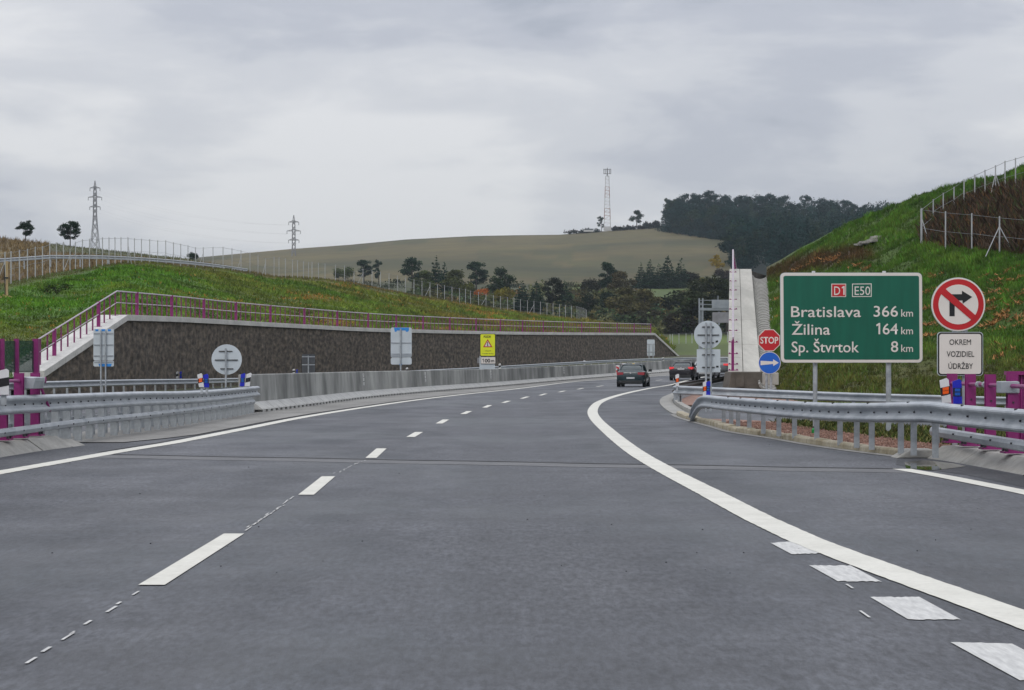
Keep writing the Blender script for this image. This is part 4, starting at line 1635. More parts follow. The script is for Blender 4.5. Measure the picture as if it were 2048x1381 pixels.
b.ring([(1703.5, 568), (1742.5, 567.5), (1742.5, 594.3), (1703.5, 594.5)], [(1705, 569.5), (1741, 569.2), (1741, 592.9), (1705, 593)], M["sign_white"], 13, "shield_border")
b.text("E50", 1708.5, 1739.5, 590.5, 18, M["sign_white"], 15, bold=.0)
for txt, x1, n_, nx0, base in (("Bratislava", 1721, "366", 1746.5, 634.5), ("Žilina", 1659.5, "164", 1751, 669.8), ("Sp. Štvrtok", 1717, "8", 1781, 705)):
    x0 = 1581.5 if txt[0] == "B" else 1582.5
    b.text(txt, x0, x1, base, 22.5, M["sign_white"], 15, bold=.006)
    if n_ == "164":
        b.one(1751.5, 1759.5, base - .7, 22.5, M["sign_white"], 15)
        n_, nx0 = "64", 1764.5
    b.text(n_, nx0, 1795 if n_ != "8" else 1795.5, base - .7, 22.5, M["sign_white"], 15, bold=.006)
    b.text("km", 1801.5, 1825, base - .7, 15.5, M["sign_white"], 15, bold=.002)
b.post(1631, 548, -.3, .040)
b.post(1778, 548, -.3, .046)
mb = MB()
for x in (1627, 1768):
    p = P(x, 546, ZG)
    mb.tube((p.x, ZG + .0, p.z - .01), (p.x, ZG + .0, p.z + .03), .03, 8)
mb.build("cap", M["white_plastic"], s)

# no right turn with plate
ZN = 31.2
s = sroot("no_right_turn_sign", 1918, ZN, 0, "round red-rimmed no right turn sign above a white OKREM VOZIDIEL ÚDRŽBY plate")
b = Board(s, ZN)
b.plate(circ(1916, 609.5, 54), M["sign_back"], 0, th=.02, name="disc")
b.plate(circ(1916, 609.5, 53.3), M["sign_white"], 7, name="rim")
b.plate(circ(1916, 609.5, 50.8), M["sign_red"], 8, name="red_ring")
b.plate(circ(1916, 609.5, 39.8), M["sign_white"], 9, name="face")
b.plate([(1898, 633), (1898, 591), (1900, 589), (1923, 589), (1923, 582), (1943.5, 594.5), (1924.5, 608), (1924, 601.5), (1908.5, 601.5), (1908.5, 633)], M["ink"], 10, name="arrow")
b.plate([(1880.5, 588), (1889, 577.5), (1951, 632), (1943, 641.5)], M["sign_red"], 11, name="slash")
b.plate(rrect(1874, 664.5, 1965.5, 752, 7), M["sign_back"], 0, th=.02, name="plate")
b.plate(rrect(1875, 665.5, 1964.5, 751, 7), M["ink"], 7, name="plate_border")
b.plate(rrect(1878, 668.5, 1961.5, 748.3, 5), M["sign_white"], 8, name="plate_face")
b.text("OKREM", 1898, 1941, 690, 11.5, M["ink"], 10, bold=.0)
b.text("VOZIDIEL", 1892.5, 1947.5, 713.8, 11.5, M["ink"], 10, bold=.005)
b.text("ÚDRŽBY", 1896, 1945, 738, 11.5, M["ink"], 10, bold=.005)
b.post(1911, 575, -.2, .038)
b.post(1931, 575, -.2, .038)

# stop sign with blue arrow
ZS = 78.0
s = sroot("stop_sign", 1539, ZS, 0, "small red octagonal STOP sign above a round blue arrow sign")
b = Board(s, ZS)
b.plate(circ(1538.3, 681, 23.6, 8, math.pi / 8), M["sign_white"], 0, th=.012, name="octagon")
b.plate(circ(1538.3, 681, 22.0, 8, math.pi / 8), M["sign_red"], 5, name="face")
b.text("STOP", 1520.5, 1556.5, 687.3, 13.5, M["sign_white"], 6, bold=.02)
b.plate(circ(1539, 726.3, 22.3), M["sign_white"], 0, th=.012, name="disc")
b.plate(circ(1539, 726.3, 21.2), M["sign_blue"], 5, name="blue_face")
b.plate([(1521, 722), (1546, 723.4), (1546, 719), (1557.5, 726), (1546.5, 732.5), (1546, 728.3), (1521, 731)], M["sign_white"], 6, name="arrow")
b.post(1533.5, 664, -.3, .045, back=.06)
b.post(1542.5, 664, -.3, .045, back=.06)


def back_sign(label, x, Z, shapes, posts, braces, name="sign_seen_from_behind", extra=None, pbase=-.1, pr=.035, stickers=(), mat=None):
    s = sroot(name, x, Z, 0, label)
    b = Board(s, Z)
    for sh in shapes:
        b.plate(sh, mat or M["sign_back"], 0, th=.02, name="sheet")
    for x0, x1, y in braces:
        mb = MB()
        a, c = P(x0, y, Z), P(x1, y, Z)
        mb.box(((a.x + c.x) / 2, Z - .035, a.z), (c.x - a.x, .022, .026 * max(1, Z / 60)))
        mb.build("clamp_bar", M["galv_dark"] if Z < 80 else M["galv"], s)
    for px_, yt in posts:
        b.post(px_, yt, pbase, pr, back=-.085)
    for q in stickers:
        b.plate(q[0], q[1], 8, name="sticker")
    return s, b


back_sign("round grey sign seen from behind, on a striped post in the left median", 453.5, 61, [circ(453.5, 719.5, 30.3)], [(452.5, 697)],
          [(438, 465, 703), (430, 476, 720.5), (441, 467, 738)], pr=.026)
s, b = back_sign("round and square grey signs seen from behind on two tall posts, by the exit island", 1415, 62, [circ(1416, 670, 28), rrect(1393.5, 699, 1440.5, 745, 1)],
                 [(1411.5, 646), (1421, 646)], [(1404, 1428, 654.5), (1395, 1438, 670.5), (1404, 1428, 686), (1404, 1429, 710), (1404, 1429, 735)], pr=.028,
                 stickers=[([(1431, 682), (1436, 681), (1436, 685), (1431, 686)], M["ink"]), ([(1432, 732), (1437, 732), (1437, 735.5), (1432, 735.5)], M["ink"])])
blue = M["sticker_blue"]
back_sign("upright rectangular grey sign back with blue tape, nearest the sloping end of the stone wall", 207.5, 88,
          [rrect(187, 658.5, 228, 721, 3), rrect(187, 721.8, 228, 733.5, 3)], [(202.5, 661), (212, 661)], [(188, 227, 667), (188, 227, 690), (188, 227, 712), (188, 227, 724)], pr=.03,
          stickers=[([(191, 659), (197, 659), (197, 663), (191, 663)], blue), ([(203, 659), (211, 659), (211, 663), (203, 663)], blue), ([(216, 659), (222, 659), (222, 663), (216, 663)], blue),
                    ([(197, 728), (224, 728), (222, 733.4), (199, 733.4)], blue)])
s_, b_ = back_sign("tall grey sign back with a blue taped top edge, standing above the concrete barrier", 802.5, 118,
          [rrect(781.5, 655.5, 823.5, 715.5, 3), rrect(781.5, 716, 823.5, 729.5, 3)], [(801.5, 658)], [(782, 823, 686), (782, 823, 708.5), (782, 823, 712)], pr=.045,
          stickers=[([(788, 655.8), (818, 655.8), (818, 661), (816, 664), (812, 664), (811, 661.5), (794, 661.5), (793, 664), (789.5, 664)], blue),
                    ([(799, 728), (804, 728), (804, 731), (799, 731)], blue)])
back_sign("dark square sign back low against the stone wall", 617, 131, [rrect(604, 709, 630, 728, 1), rrect(604, 728.8, 630, 746, 1)], [(617, 712)], [(604, 630, 714), (604, 630, 730)], pr=.04, mat=M["sign_back_dark"])
back_sign("small far grey sign back near the right end of the stone wall", 1301, 262, [rrect(1294, 679.5, 1309.5, 712, 2)], [(1298, 690), (1306, 690)], [(1294, 1309, 689), (1294, 1309, 705)], pr=.06, pbase=1.0)

# yellow warning sign
ZY = 150
s = sroot("warning_sign", 975, ZY, .1, "yellow POZOR warning sign with a red triangle over a 100 m plate")
b = Board(s, ZY)
b.plate(rrect(960, 668, 991, 713, 2.5), M["ink"], 0, th=.03, name="backing")
b.plate(rrect(961, 669, 990, 712, 2.2), M["sign_yellow"], 11, name="face")
b.text("POZOR", 967.5, 982, 675.7, 4.2, M["ink"], 14, bold=.03)
b.plate([(975.3, 678.5), (985, 695), (966, 695)], M["sign_red"], 12, name="triangle")
b.plate([(975.3, 682.3), (981.5, 693.2), (969.3, 693.2)], M["sign_white"], 14, name="triangle_face")
b.plate([(974.6, 684.5), (976.1, 684.5), (976.1, 689.5), (976.6, 692.6), (974.4, 692.6), (974.6, 689.5)], M["ink"], 16, name="pictogram")
b.text("výjazd", 969.5, 982, 703, 2.4, M["ink"], 14, bold=.0)
b.text("vozidiel stavby", 964.5, 987, 708.7, 2.4, M["ink"], 14, bold=.0)
b.plate(rrect(961.5, 714, 991.2, 728.3, 1.5), M["ink"], 0, th=.02, name="plate_border")
b.plate(rrect(962.1, 714.6, 990.7, 727.7, 1.2), M["sign_white"], 8, name="plate_face")
b.one(964.5, 967.5, 725.2, 7.2, M["ink"], 10)
b.text("00", 969.5, 980.5, 725.2, 7.2, M["ink"], 10, bold=.03)
b.text("m", 982, 988.5, 724.8, 6.6, M["ink"], 10, bold=.02)
b.plate([(959, 712), (990, 729), (990, 739.5), (959, 739.5)], M["sign_back"], -10, name="rear_sheet")
b.plate([(954.5, 716), (960, 716), (960, 727), (954.5, 727)], M["lattice"], -14, name="rear_box")
b.post(975, 705, -.4, .06, back=.12)


# ------------------------------------------------------------------ delineators
def delineator(x, ytop, ybot, Z, colour, label, w=None, facing="front", tilt=0.0, group=None):
    top, bot = P(x, ytop, Z), P(x, ybot, Z)
    h = top.z - bot.z
    w = w or h * .30
    r = thing("delineator", (top.x, Z, bot.z), label, "delineator", group)
    body, refl = (M["white_plastic"], M["orange_refl"]) if colour == "white" else (M["blue_plastic"], M["blue_refl"])
    mb = MB()
    mb.prism([(-w / 2 + tilt * 0, 0), (w / 2, 0), (w / 2 - tilt, h * .93), (w / 2 - tilt - w * .22, h), (-w / 2 - tilt, h * .90)], -.012, .012)
    mb.build("blade", body, r, local=True)
    if colour == "white":
        mb = MB()
        mb.prism([(-w / 2 - tilt * .35 - .002, h * .27), (w / 2 - tilt * .35 + .002, h * .36), (w / 2 - tilt * .65 + .002, h * .68), (-w / 2 - tilt * .65 - .002, h * .60)], -.016, .016)
        mb.build("black_band", M["ink"], r, local=True)
        if facing == "front":
            for k in range(2):
                mb = MB()
                zz = h * (.335 + .145 * k)
                mb.prism([(-w * .34 - tilt * .45, zz), (w * .34 - tilt * .45, zz + w * .13), (w * .34 - tilt * .5, zz + h * .125 + w * .13), (-w * .34 - tilt * .5, zz + h * .125)], -.021, -.016)
                mb.build("reflector", refl, r, local=True)
    else:
        mb = MB()
        mb.prism([(-w * .5 - tilt * .4, h * .30), (w * .5 - tilt * .4, h * .30), (w * .5 - tilt * .6, h * .64), (-w * .5 - tilt * .6, h * .64)], -.016, .016)
        mb.build("black_band", M["ink"], r, local=True)
        for k in range(2):
            mb = MB()
            zz = h * (.33 + .16 * k)
            mb.box((-tilt * .5, -.018, zz + h * .065), (w * .62, .006, h * .12))
            mb.build("reflector", refl, r, local=True)
    mb = MB()
    mb.box((0, .03, -.06), (w * .5, .02, .16))
    mb.build("bracket", M["galv_post"], r, local=True)
    return r


delineator(1893.5, 756.5, 806, 29.0, "white", "white delineator with orange reflectors, below the OKREM VOZIDIEL ÚDRŽBY plate", w=.115, tilt=.035)
delineator(1915.5, 758.5, 808, 28.6, "blue", "blue delineator right of the large white and orange one", w=.112, tilt=.012)
delineator(403, 747, 774.5, 45.6, "white", "white delineator with a red reflector, left of the round sign back", w=.10, tilt=.035)
delineator(413.5, 748, 775, 45.9, "blue", "blue delineator left of the round sign back", w=.10, tilt=.02)
delineator(484, 746.5, 773, 55.3, "blue", "blue delineator where the left guard rail meets the concrete barrier", w=.11, tilt=-.03)
delineator(494.5, 746, 773, 56.0, "white", "white delineator seen from behind, at the near end of the concrete barrier", w=.12, facing="back", tilt=-.05)
delineator(6, 738, 790, 30.6, "white", "white delineator with a black band, cut off by the left edge of the photo", w=.16, facing="back")
delineator(1354.5, 748, 773, 68.7, "white", "white delineator with a red reflector, on the tip of the exit island", w=.11, tilt=.0)
delineator(1410, 762.5, 792, 46.6, "white", "thin white delineator at the bent end of the nearest right guard rail", w=.09)
delineator(1416.5, 762, 791.5, 46.3, "blue", "blue delineator at the bent end of the nearest right guard rail", w=.085)
for i, (x, yt, yb, Z, lab) in enumerate([(354.5, 743, 757.5, 120, "small white delineator on the far rail, beneath the left part of the stone wall"),
                                   (587.5, 738, 748, 142, "tiny white delineator left of the low dark sign back"),
                                   (814, 735, 746, 160, "tiny white delineator under the blue-taped sign back"),
                                   (999.5, 727, 739, 196, "tiny white delineator right of the 100 m plate"),
                                   (1168.5, 721, 730, 232, "tiny white delineator halfway along the far rail's right part"),
                                   (1326, 715, 722, 258, "tiny white delineator on the far rail, right of the small far sign back")]):
    delineator(x, yt, yb, Z, "white", lab, w=4.5 * Z / F, facing="back")
delineator(361.5, 743, 757, 120, "blue", "small blue delineator on the far rail, in front of the stone wall", w=4 * 120 / F)
delineator(594, 739.5, 747, 142, "blue", "tiny dark blue delineator on the far rail, left of the low dark sign back", w=3.5 * 142 / F)


# red and white chevron boards and lamp bar of the roadworks
def chevron(x0, x1, y0, y1, Z, label):
    r = sroot("chevron_board", (x0 + x1) / 2, Z, P(0, y1, Z).z, label, "traffic board")
    b = Board(r, Z)
    b.plate([(x0, y0), (x1, y0), (x1, y1), (x0, y1)], M["white_plastic"], 0, th=.04, name="board")
    h = (y1 - y0)
    w = x1 - x0
    for k in range(2):
        yy = y0 + h * (.12 + .46 * k)
        b.plate([(x0 + w * .1, yy), (x1 - w * .1, yy + h * .18), (x1 - w * .1, yy + h * .42), (x0 + w * .1, yy + h * .24)], M["sign_red"], 14, name="stripe")
    return r


chevron(1231.5, 1239, 730.5, 747.5, 172, "red and white chevron board left of the dark green car")
chevron(1244, 1251, 727, 741, 178, "second red and white chevron board, half hidden behind the dark green car")
lb_ = sroot("warning_lamp_bar", 1262, 178, .9, "black lamp bar with a round amber lamp showing over the green car's roof", "warning lamp")
mb = MB()
a = P(1251, 728.5, 178); c = P(1263, 733, 178)
mb.box(((a.x + c.x) / 2, 178, (a.z + c.z) / 2), (c.x - a.x, .1, a.z - c.z)); mb.build("bar", M["trim"], lb_)
mb = MB()
q = P(1267, 731.5, 178); mb.tube((q.x, 177.9, q.z), (q.x, 178.05, q.z), .17, 14); mb.build("lamp", M["amber"], lb_)
mb = MB()
mb.tube((q.x + .2, 177.95, q.z), (q.x + .2, 178.05, q.z), .12, 12)
mb.box((q.x - .2, 178.1, q.z - .55), (.9, .08, .12)); mb.tube((q.x - .2, 178.1, q.z - .4), (q.x - .2, 178.1, q.z - 1.3), .05, 8); mb.build("stand", M["trim"], lb_)


# ------------------------------------------------------------------ cars (rear at y=0, nose along +y)
def loft(secs, mat, name, parent, smooth=True, bev=0.0):
    """secs: list of closed rings with equal counts."""
    mb = MB()
    n = len(secs[0])
    vs = [p for s_ in secs for p in s_]
    fs = [(i * n + j, i * n + (j + 1) % n, (i + 1) * n + (j + 1) % n, (i + 1) * n + j) for i in range(len(secs) - 1) for j in range(n)]
    fs += [tuple(range(n))[::-1], tuple(range((len(secs) - 1) * n, len(secs) * n))]
    mb.add(vs, fs)
    return mb.build(name, mat, parent, local=True, smooth=smooth)


def ring_section(y, hw, zb, zm, zt, tw, lean=0.0):
    """Cross section of the lower body: half width hw, sill zb, widest at zm, shoulder zt with half width tw."""
    right = [(hw * .86, zb), (hw * .97, zb + .08), (hw, zm), (hw * .985, zt - .14), (tw, zt - .03), (tw * .86, zt)]
    pts = [(x, y, z) for x, z in right] + [(-x, y, z) for x, z in reversed(right)]
    return pts


def make_car(label, loc, yaw, paint, scale=1.0, kind="sedan", lit=False, plate_z=.52, light_z=.86):
    r = thing("car", loc, label, "car", rz=yaw)
    L = 4.4
    body = [(0.0, .80, .38, .55, .86, .62), (.06, .86, .30, .55, .96, .74), (.35, .885, .24, .55, 1.02, .78), (1.0, .90, .20, .55, .99, .82), (2.2, .90, .20, .55, .95, .83), (3.2, .89, .22, .55, .93, .80), (3.9, .86, .24, .50, .82, .70), (4.3, .76, .28, .45, .68, .58), (4.4, .62, .32, .45, .60, .5)]
    if kind == "coupe":
        body = [(0.0, .82, .40, .58, .90, .66), (.07, .88, .32, .58, 1.0, .74), (.3, .90, .26, .58, 1.03, .76)] + body[3:]
    loft([ring_section(*[b_ for b_ in row]) for row in body], paint, "body", r)
    # cabin: glass volume with painted roof shell and pillars
    def cab(y, zb, zt, wb, wt):
        return [(wb, y, zb), (wt + (wb - wt) * .35, y, zb + (zt - zb) * .6), (wt, y, zt - .06), (wt * .8, y, zt), (-wt * .8, y, zt), (-wt, y, zt - .06), (-wt - (wb - wt) * .35, y, zb + (zt - zb) * .6), (-wb, y, zb)]
    y0 = .42 if kind == "sedan" else .18
    top = 1.42 if kind == "sedan" else 1.37
    yr = 1.15 if kind == "sedan" else 1.25
    loft([cab(y0, .92, 1.0, .74, .70), cab(yr - .3, .90, top - .10, .755, .60), cab(yr, .90, top - .01, .76, .585), cab(2.3, .90, top - .01, .77, .60), cab(2.75, .9, top - .12, .77, .62), cab(3.35, .88, .96, .75, .70)], M["car_glass"], "windows", r)
    loft([[(x, y, z) for x, y, z in ((.575, yr - .22, top - .065), (.50, yr - .22, top - .02), (-.50, yr - .22, top - .02), (-.575, yr - .22, top - .065), (-.575, yr - .22, top - .075), (.575, yr - .22, top - .075))],
          [(x, y, z) for x, y, z in ((.61, yr + .05, top - .04), (.50, yr + .05, top + .012), (-.50, yr + .05, top + .012), (-.61, yr + .05, top - .04), (-.61, yr + .05, top - .06), (.61, yr + .05, top - .06))],
          [(x, y, z) for x, y, z in ((.625, 2.3, top - .04), (.5, 2.3, top + .012), (-.5, 2.3, top + .012), (-.625, 2.3, top - .04), (-.625, 2.3, top - .06), (.625, 2.3, top - .06))],
          [(x, y, z) for x, y, z in ((.62, 2.6, top - .09), (.5, 2.6, top - .05), (-.5, 2.6, top - .05), (-.62, 2.6, top - .09), (-.62, 2.6, top - .11), (.62, 2.6, top - .11))]], paint, "roof", r)
    for sx in (-1, 1):
        mb = MB()
        mb.tube((sx * .735, y0 + .02, .98), (sx * .61, yr - .12, top - .05), .045, 6)
        mb.tube((sx * .765, 2.0, .95), (sx * .625, 2.0, top - .04), .03, 6)
        mb.tube((sx * .74, 3.25, .95), (sx * .62, 2.6, top - .06), .035, 6)
        mb.build("pillar", paint, r, local=True)
        mb = MB()
        mb.tube((sx * .86, 2.75, .97), (sx * .98, 2.72, 1.0), .03, 6)
        mb.box((sx * 1.0, 2.72, 1.02), (.20, .12, .15)); mb.build("mirror", M["trim"], r, local=True)
    mb = MB()
    mb.box((0, .02, .30), (1.5, .16, .20)); mb.box((0, .10, .22), (1.3, .3, .06)); mb.build("lower_bumper", M["trim"], r, local=True, bevel=.03)
    mb = MB()
    mb.box((0, -.015, plate_z), (.50, .02, .105)); mb.build("number_plate", M["plate"], r, local=True)
    for sx in (-1, 1):
        mb = MB()
        if kind == "sedan":
            mb.add([(sx * .86, -.0, light_z + .08), (sx * .44, -.012, light_z + .07), (sx * .46, -.03, light_z - .07), (sx * .84, -.02, light_z - .10),
                    (sx * .90, .30, light_z + .09), (sx * .44, .1, light_z + .07), (sx * .46, .1, light_z - .07), (sx * .90, .25, light_z - .06)],
                   [(0, 1, 2, 3), (0, 4, 5, 1), (3, 2, 6, 7), (0, 3, 7, 4), (4, 7, 6, 5), (1, 5, 6, 2)])
        else:
            mb.add([(sx * .87, .0, light_z + .10), (sx * .52, -.02, light_z + .09), (sx * .55, -.03, light_z - .02), (sx * .82, -.02, light_z - .09),
                    (sx * .91, .25, light_z + .09), (sx * .5, .1, light_z + .07), (sx * .5, .1, light_z - .03), (sx * .90, .25, light_z - .06)],
                   [(0, 1, 2, 3), (0, 4, 5, 1), (3, 2, 6, 7), (0, 3, 7, 4), (4, 7, 6, 5), (1, 5, 6, 2)])
        mb.build("tail_lamp", M["lamp_lit"] if lit else M["lamp_dull"], r, local=True)
    mb = MB()
    mb.tube((0, -.03, light_z + .03), (0, -.0, light_z + .03), .05, 12); mb.build("badge", M["plate"], r, local=True)
    if kind == "coupe":
        mb = MB()
        mb.tube((0, 1.3, top), (0, 1.15, top + .12), .012, 5); mb.build("antenna", M["trim"], r, local=True)
    for sx in (-1, 1):
        for y in (.75, 3.45):
            mb = MB()
            mb.tube((sx * .70, y, .31), (sx * .905, y, .31), .31, 20)
            w_ = mb.build("wheel", M["tyre"], r, local=True)
            mb = MB()
            mb.tube((sx * .905, y, .31), (sx * .912, y, .31), .19, 14)
            mb.build("rim", M["rim"], w_, local=True)
    r.scale = (scale, scale, scale)
    return r


c1 = G(1261, 774.5)
make_car("dark green saloon car driving away in the middle lane", c1, -.145, M["car_green"], .90 * 58 * c1.y / F / 1.62, "sedan", plate_z=.56, light_z=.84)
c2 = G(1362, 761.5)
make_car("black coupe with lit tail lamps ahead of the green car", c2, -.19, M["car_black"], 49 * c2.y / F / 1.80, "coupe", lit=True, plate_z=.84, light_z=.90)
c3 = G(1404, 758.5)
make_car("white car mostly hidden behind the round and square sign backs", c3, -.24, M["car_white"], 45 * c3.y / F / 1.8, "sedan", lit=False)
c4 = G(1436, 750.5)
make_car("grey car with lit tail lamps between the square sign back and the wing wall", c4, -.30, M["car_grey"], 44 * c4.y / F / 1.8, "sedan", lit=True)


# ------------------------------------------------------------------ fences
def fence(name, label, tops, height, r, braces=(), wires=2, zoff=0.0, loc=None):
    root = thing(name, tuple(loc or tops[0]), label, "fence")
    src = None
    mb = MB().box((0, 0, .5), (r * 2, r * 2, 1.0))
    for i, t in enumerate(tops):
        h = height(i) if callable(height) else height
        if src is None:
            src = mb.build("post", M["fence"], root, local=True)
            src.location = Vector(t) - Vector((0, 0, h)) - world_of(root)
            src.scale = (1, 1, h)
        else:
            o = place(src, "post", root, Vector(t) - Vector((0, 0, h)))
            o.scale = (1, 1, h)
    for i, dx in braces:
        t = Vector(tops[i]); h = height(i) if callable(height) else height
        mb = MB()
        mb.tube(t - Vector((0, 0, h * .25)), t + Vector((dx, -.2, -h * 1.0)), r * .8, 6)
        mb.build("brace", M["fence"], root)
    for k in range(wires):
        f_ = [.04, .5, .95][k]
        mb = MB()
        for i in range(len(tops) - 1):
            h0 = height(i) if callable(height) else height
            mb.tube(Vector(tops[i]) - Vector((0, 0, h0 * f_)), Vector(tops[i + 1]) - Vector((0, 0, h0 * f_)), .010 if Vector(tops[i]).y < 150 else .014, 4)
        mb.build("wire", M["wire"], root)
    return root


# left fence: follows the embankment crest; photo x and top y of each post
LT = [(-330, 560), (-250, 545), (-170, 532), (-90, 518), (-20, 508), (10, 504), (22, 503), (39, 500), (55, 498), (70.5, 494), (85, 493), (99.5, 487), (113, 486), (127, 484), (140, 499), (151, 484), (165, 479), (179, 478), (193, 477), (205, 475), (218, 475), (230, 475), (242, 475), (256, 475), (269, 477),
      (283, 478), (299.5, 479), (315.5, 481), (331.5, 481), (347, 485), (361.5, 488), (376, 491), (391, 495), (406.5, 495), (426, 494), (446, 494), (464, 497), (482, 501), (500, 505), (516, 510), (531, 517), (548, 514), (558, 515), (571, 518), (585, 520), (595, 521),
      (607, 523), (617, 525), (624, 524), (637, 526), (650, 528), (671, 530), (689, 532), (708, 544), (726, 538), (744, 541), (761, 544), (778, 547), (795, 552), (811, 556), (828, 559), (844, 562), (860, 565), (875, 569), (889, 571), (904, 574), (919, 577), (931, 578), (941, 582), (957, 584), (972, 588),
      (987, 591), (1001, 593), (1015, 595), (1028, 597), (1041, 599), (1055, 601), (1068, 602), (1081, 604), (1094, 606), (1106, 607), (1119, 609), (1131, 610), (1143, 612), (1154, 613), (1158, 614), (1162, 615), (1166, 616), (1170, 618), (1173, 620)]
tops, hs = [], []
for x, y in LT:
    base, t = LH.px(max(-700, x), lerp_tab([(-330, 640), (0, 575), (39, 564), (102, 548), (171, 538), (239, 528), (290, 526), (376, 534), (461, 541), (547, 554), (640, 560), (708, 568), (811, 588), (930, 609), (1050, 628), (1173, 643)], x))
    Z = base.y
    tops.append(P(x, y, Z))
    hs.append(P(x, y, Z).z - base.z + 0.15)
fence("wire_fence", "long wire fence of thin steel posts along the crest of the left embankment", tops, lambda i: hs[i], .032,
      braces=[(5, -.6), (14, -.5), (23, .35), (33, -.45), (37, -.4), (40, -.35), (54, -.8), (62, -.8), (70, -.9), (77, -.9)], wires=2)

# right fence: nearer stretch and the stretch climbing behind the dry weeds
ZF = [RH.px(x, y)[0] for x, y in ((1843, 492), (1890, 500), (1944, 503), (1999, 509), (2060, 516), (2125, 522))]
tp_ = [P(x, y, b_.y) for (x, y), b_ in zip(((1843.5, 417), (1891, 423), (1943.5, 427), (1999, 433), (2058, 438), (2122, 444)), ZF)]
fence("wire_fence", "nearer steel-post wire fence in front of the dry brown weeds on the right slope", tp_, lambda i: tp_[i].z - ZF[i].z + .1, .026, braces=[(0, 1.0 * .36), (3, .62), (3, -.62)], wires=3)
ft = [(1866.5, 399, 112), (1886.5, 386, 112.5), (1908, 374, 113), (1928, 359, 113), (1949.5, 349.5, 113), (1970, 340, 112.5), (1991, 331, 112), (2010, 322, 112), (2031, 316, 111.5), (2053, 309, 111), (2076, 302, 111)]
tp2 = [P(x, y, Z) for x, y, Z in ft]
hb = [RH.px(x, lerp_tab([(1843, 430), (1866, 445), (1900, 425), (1950, 405), (2000, 388), (2076, 368)], x))[0] for x, y, Z in ft]
tp2 = [P(x, y, b_.y) for (x, y, Z), b_ in zip(ft, hb)]
fence("wire_fence", "wire fence climbing behind the dry brown weeds to the upper right corner of the slope", [tp_[0] + Vector((.02, .3, 0))] + tp2, lambda i: (tp_[0].z - ZF[0].z) if i == 0 else tp2[i - 1].z - hb[i - 1].z + .1, .025, braces=[(7, .3), (7, -.3)], wires=2)
# ------------------------------------------------------------------ vegetation
def leaf_cloud(clusters, n, size, col, rng, flat=0.5, shell=0.55):
    """Triangles scattered through ellipsoid clusters. clusters: (cx,cy,cz,rx,ry,rz,weight)."""
    cl = np.array(clusters, dtype=float)
    w = cl[:, 6] / cl[:, 6].sum()
    idx = rng.choice(len(cl), n, p=w)
    d = rng.normal(size=(n, 3))
    d /= np.linalg.norm(d, axis=1)[:, None]
    r = shell + (1 - shell) * rng.random(n)
    r *= np.where(rng.random(n) < .12, 1.12, 1.0)
    c = cl[idx, :3] + d * cl[idx, 3:6] * r[:, None]
    a = rng.normal(size=(n, 3)); a /= np.linalg.norm(a, axis=1)[:, None]
    b = rng.normal(size=(n, 3)); b -= (a * b).sum(1)[:, None] * a; b /= np.linalg.norm(b, axis=1)[:, None]
    s = size * (0.6 + 0.8 * rng.random(n))[:, None]
    v = np.stack([c - a * s, c + a * s * .9 + b * s * .25, c + b * s], axis=1).reshape(-1, 3)
    f = np.arange(n * 3).reshape(-1, 3)
    tint = (0.75 + 0.5 * rng.random(len(cl)))[idx] * (0.8 + .4 * rng.random(n))
    cols = np.asarray(col)[None, :] * tint[:, None]
    cols[:, 0] *= (0.92 + .16 * rng.random(n))
    return v, f, np.repeat(cols, 3, axis=0)


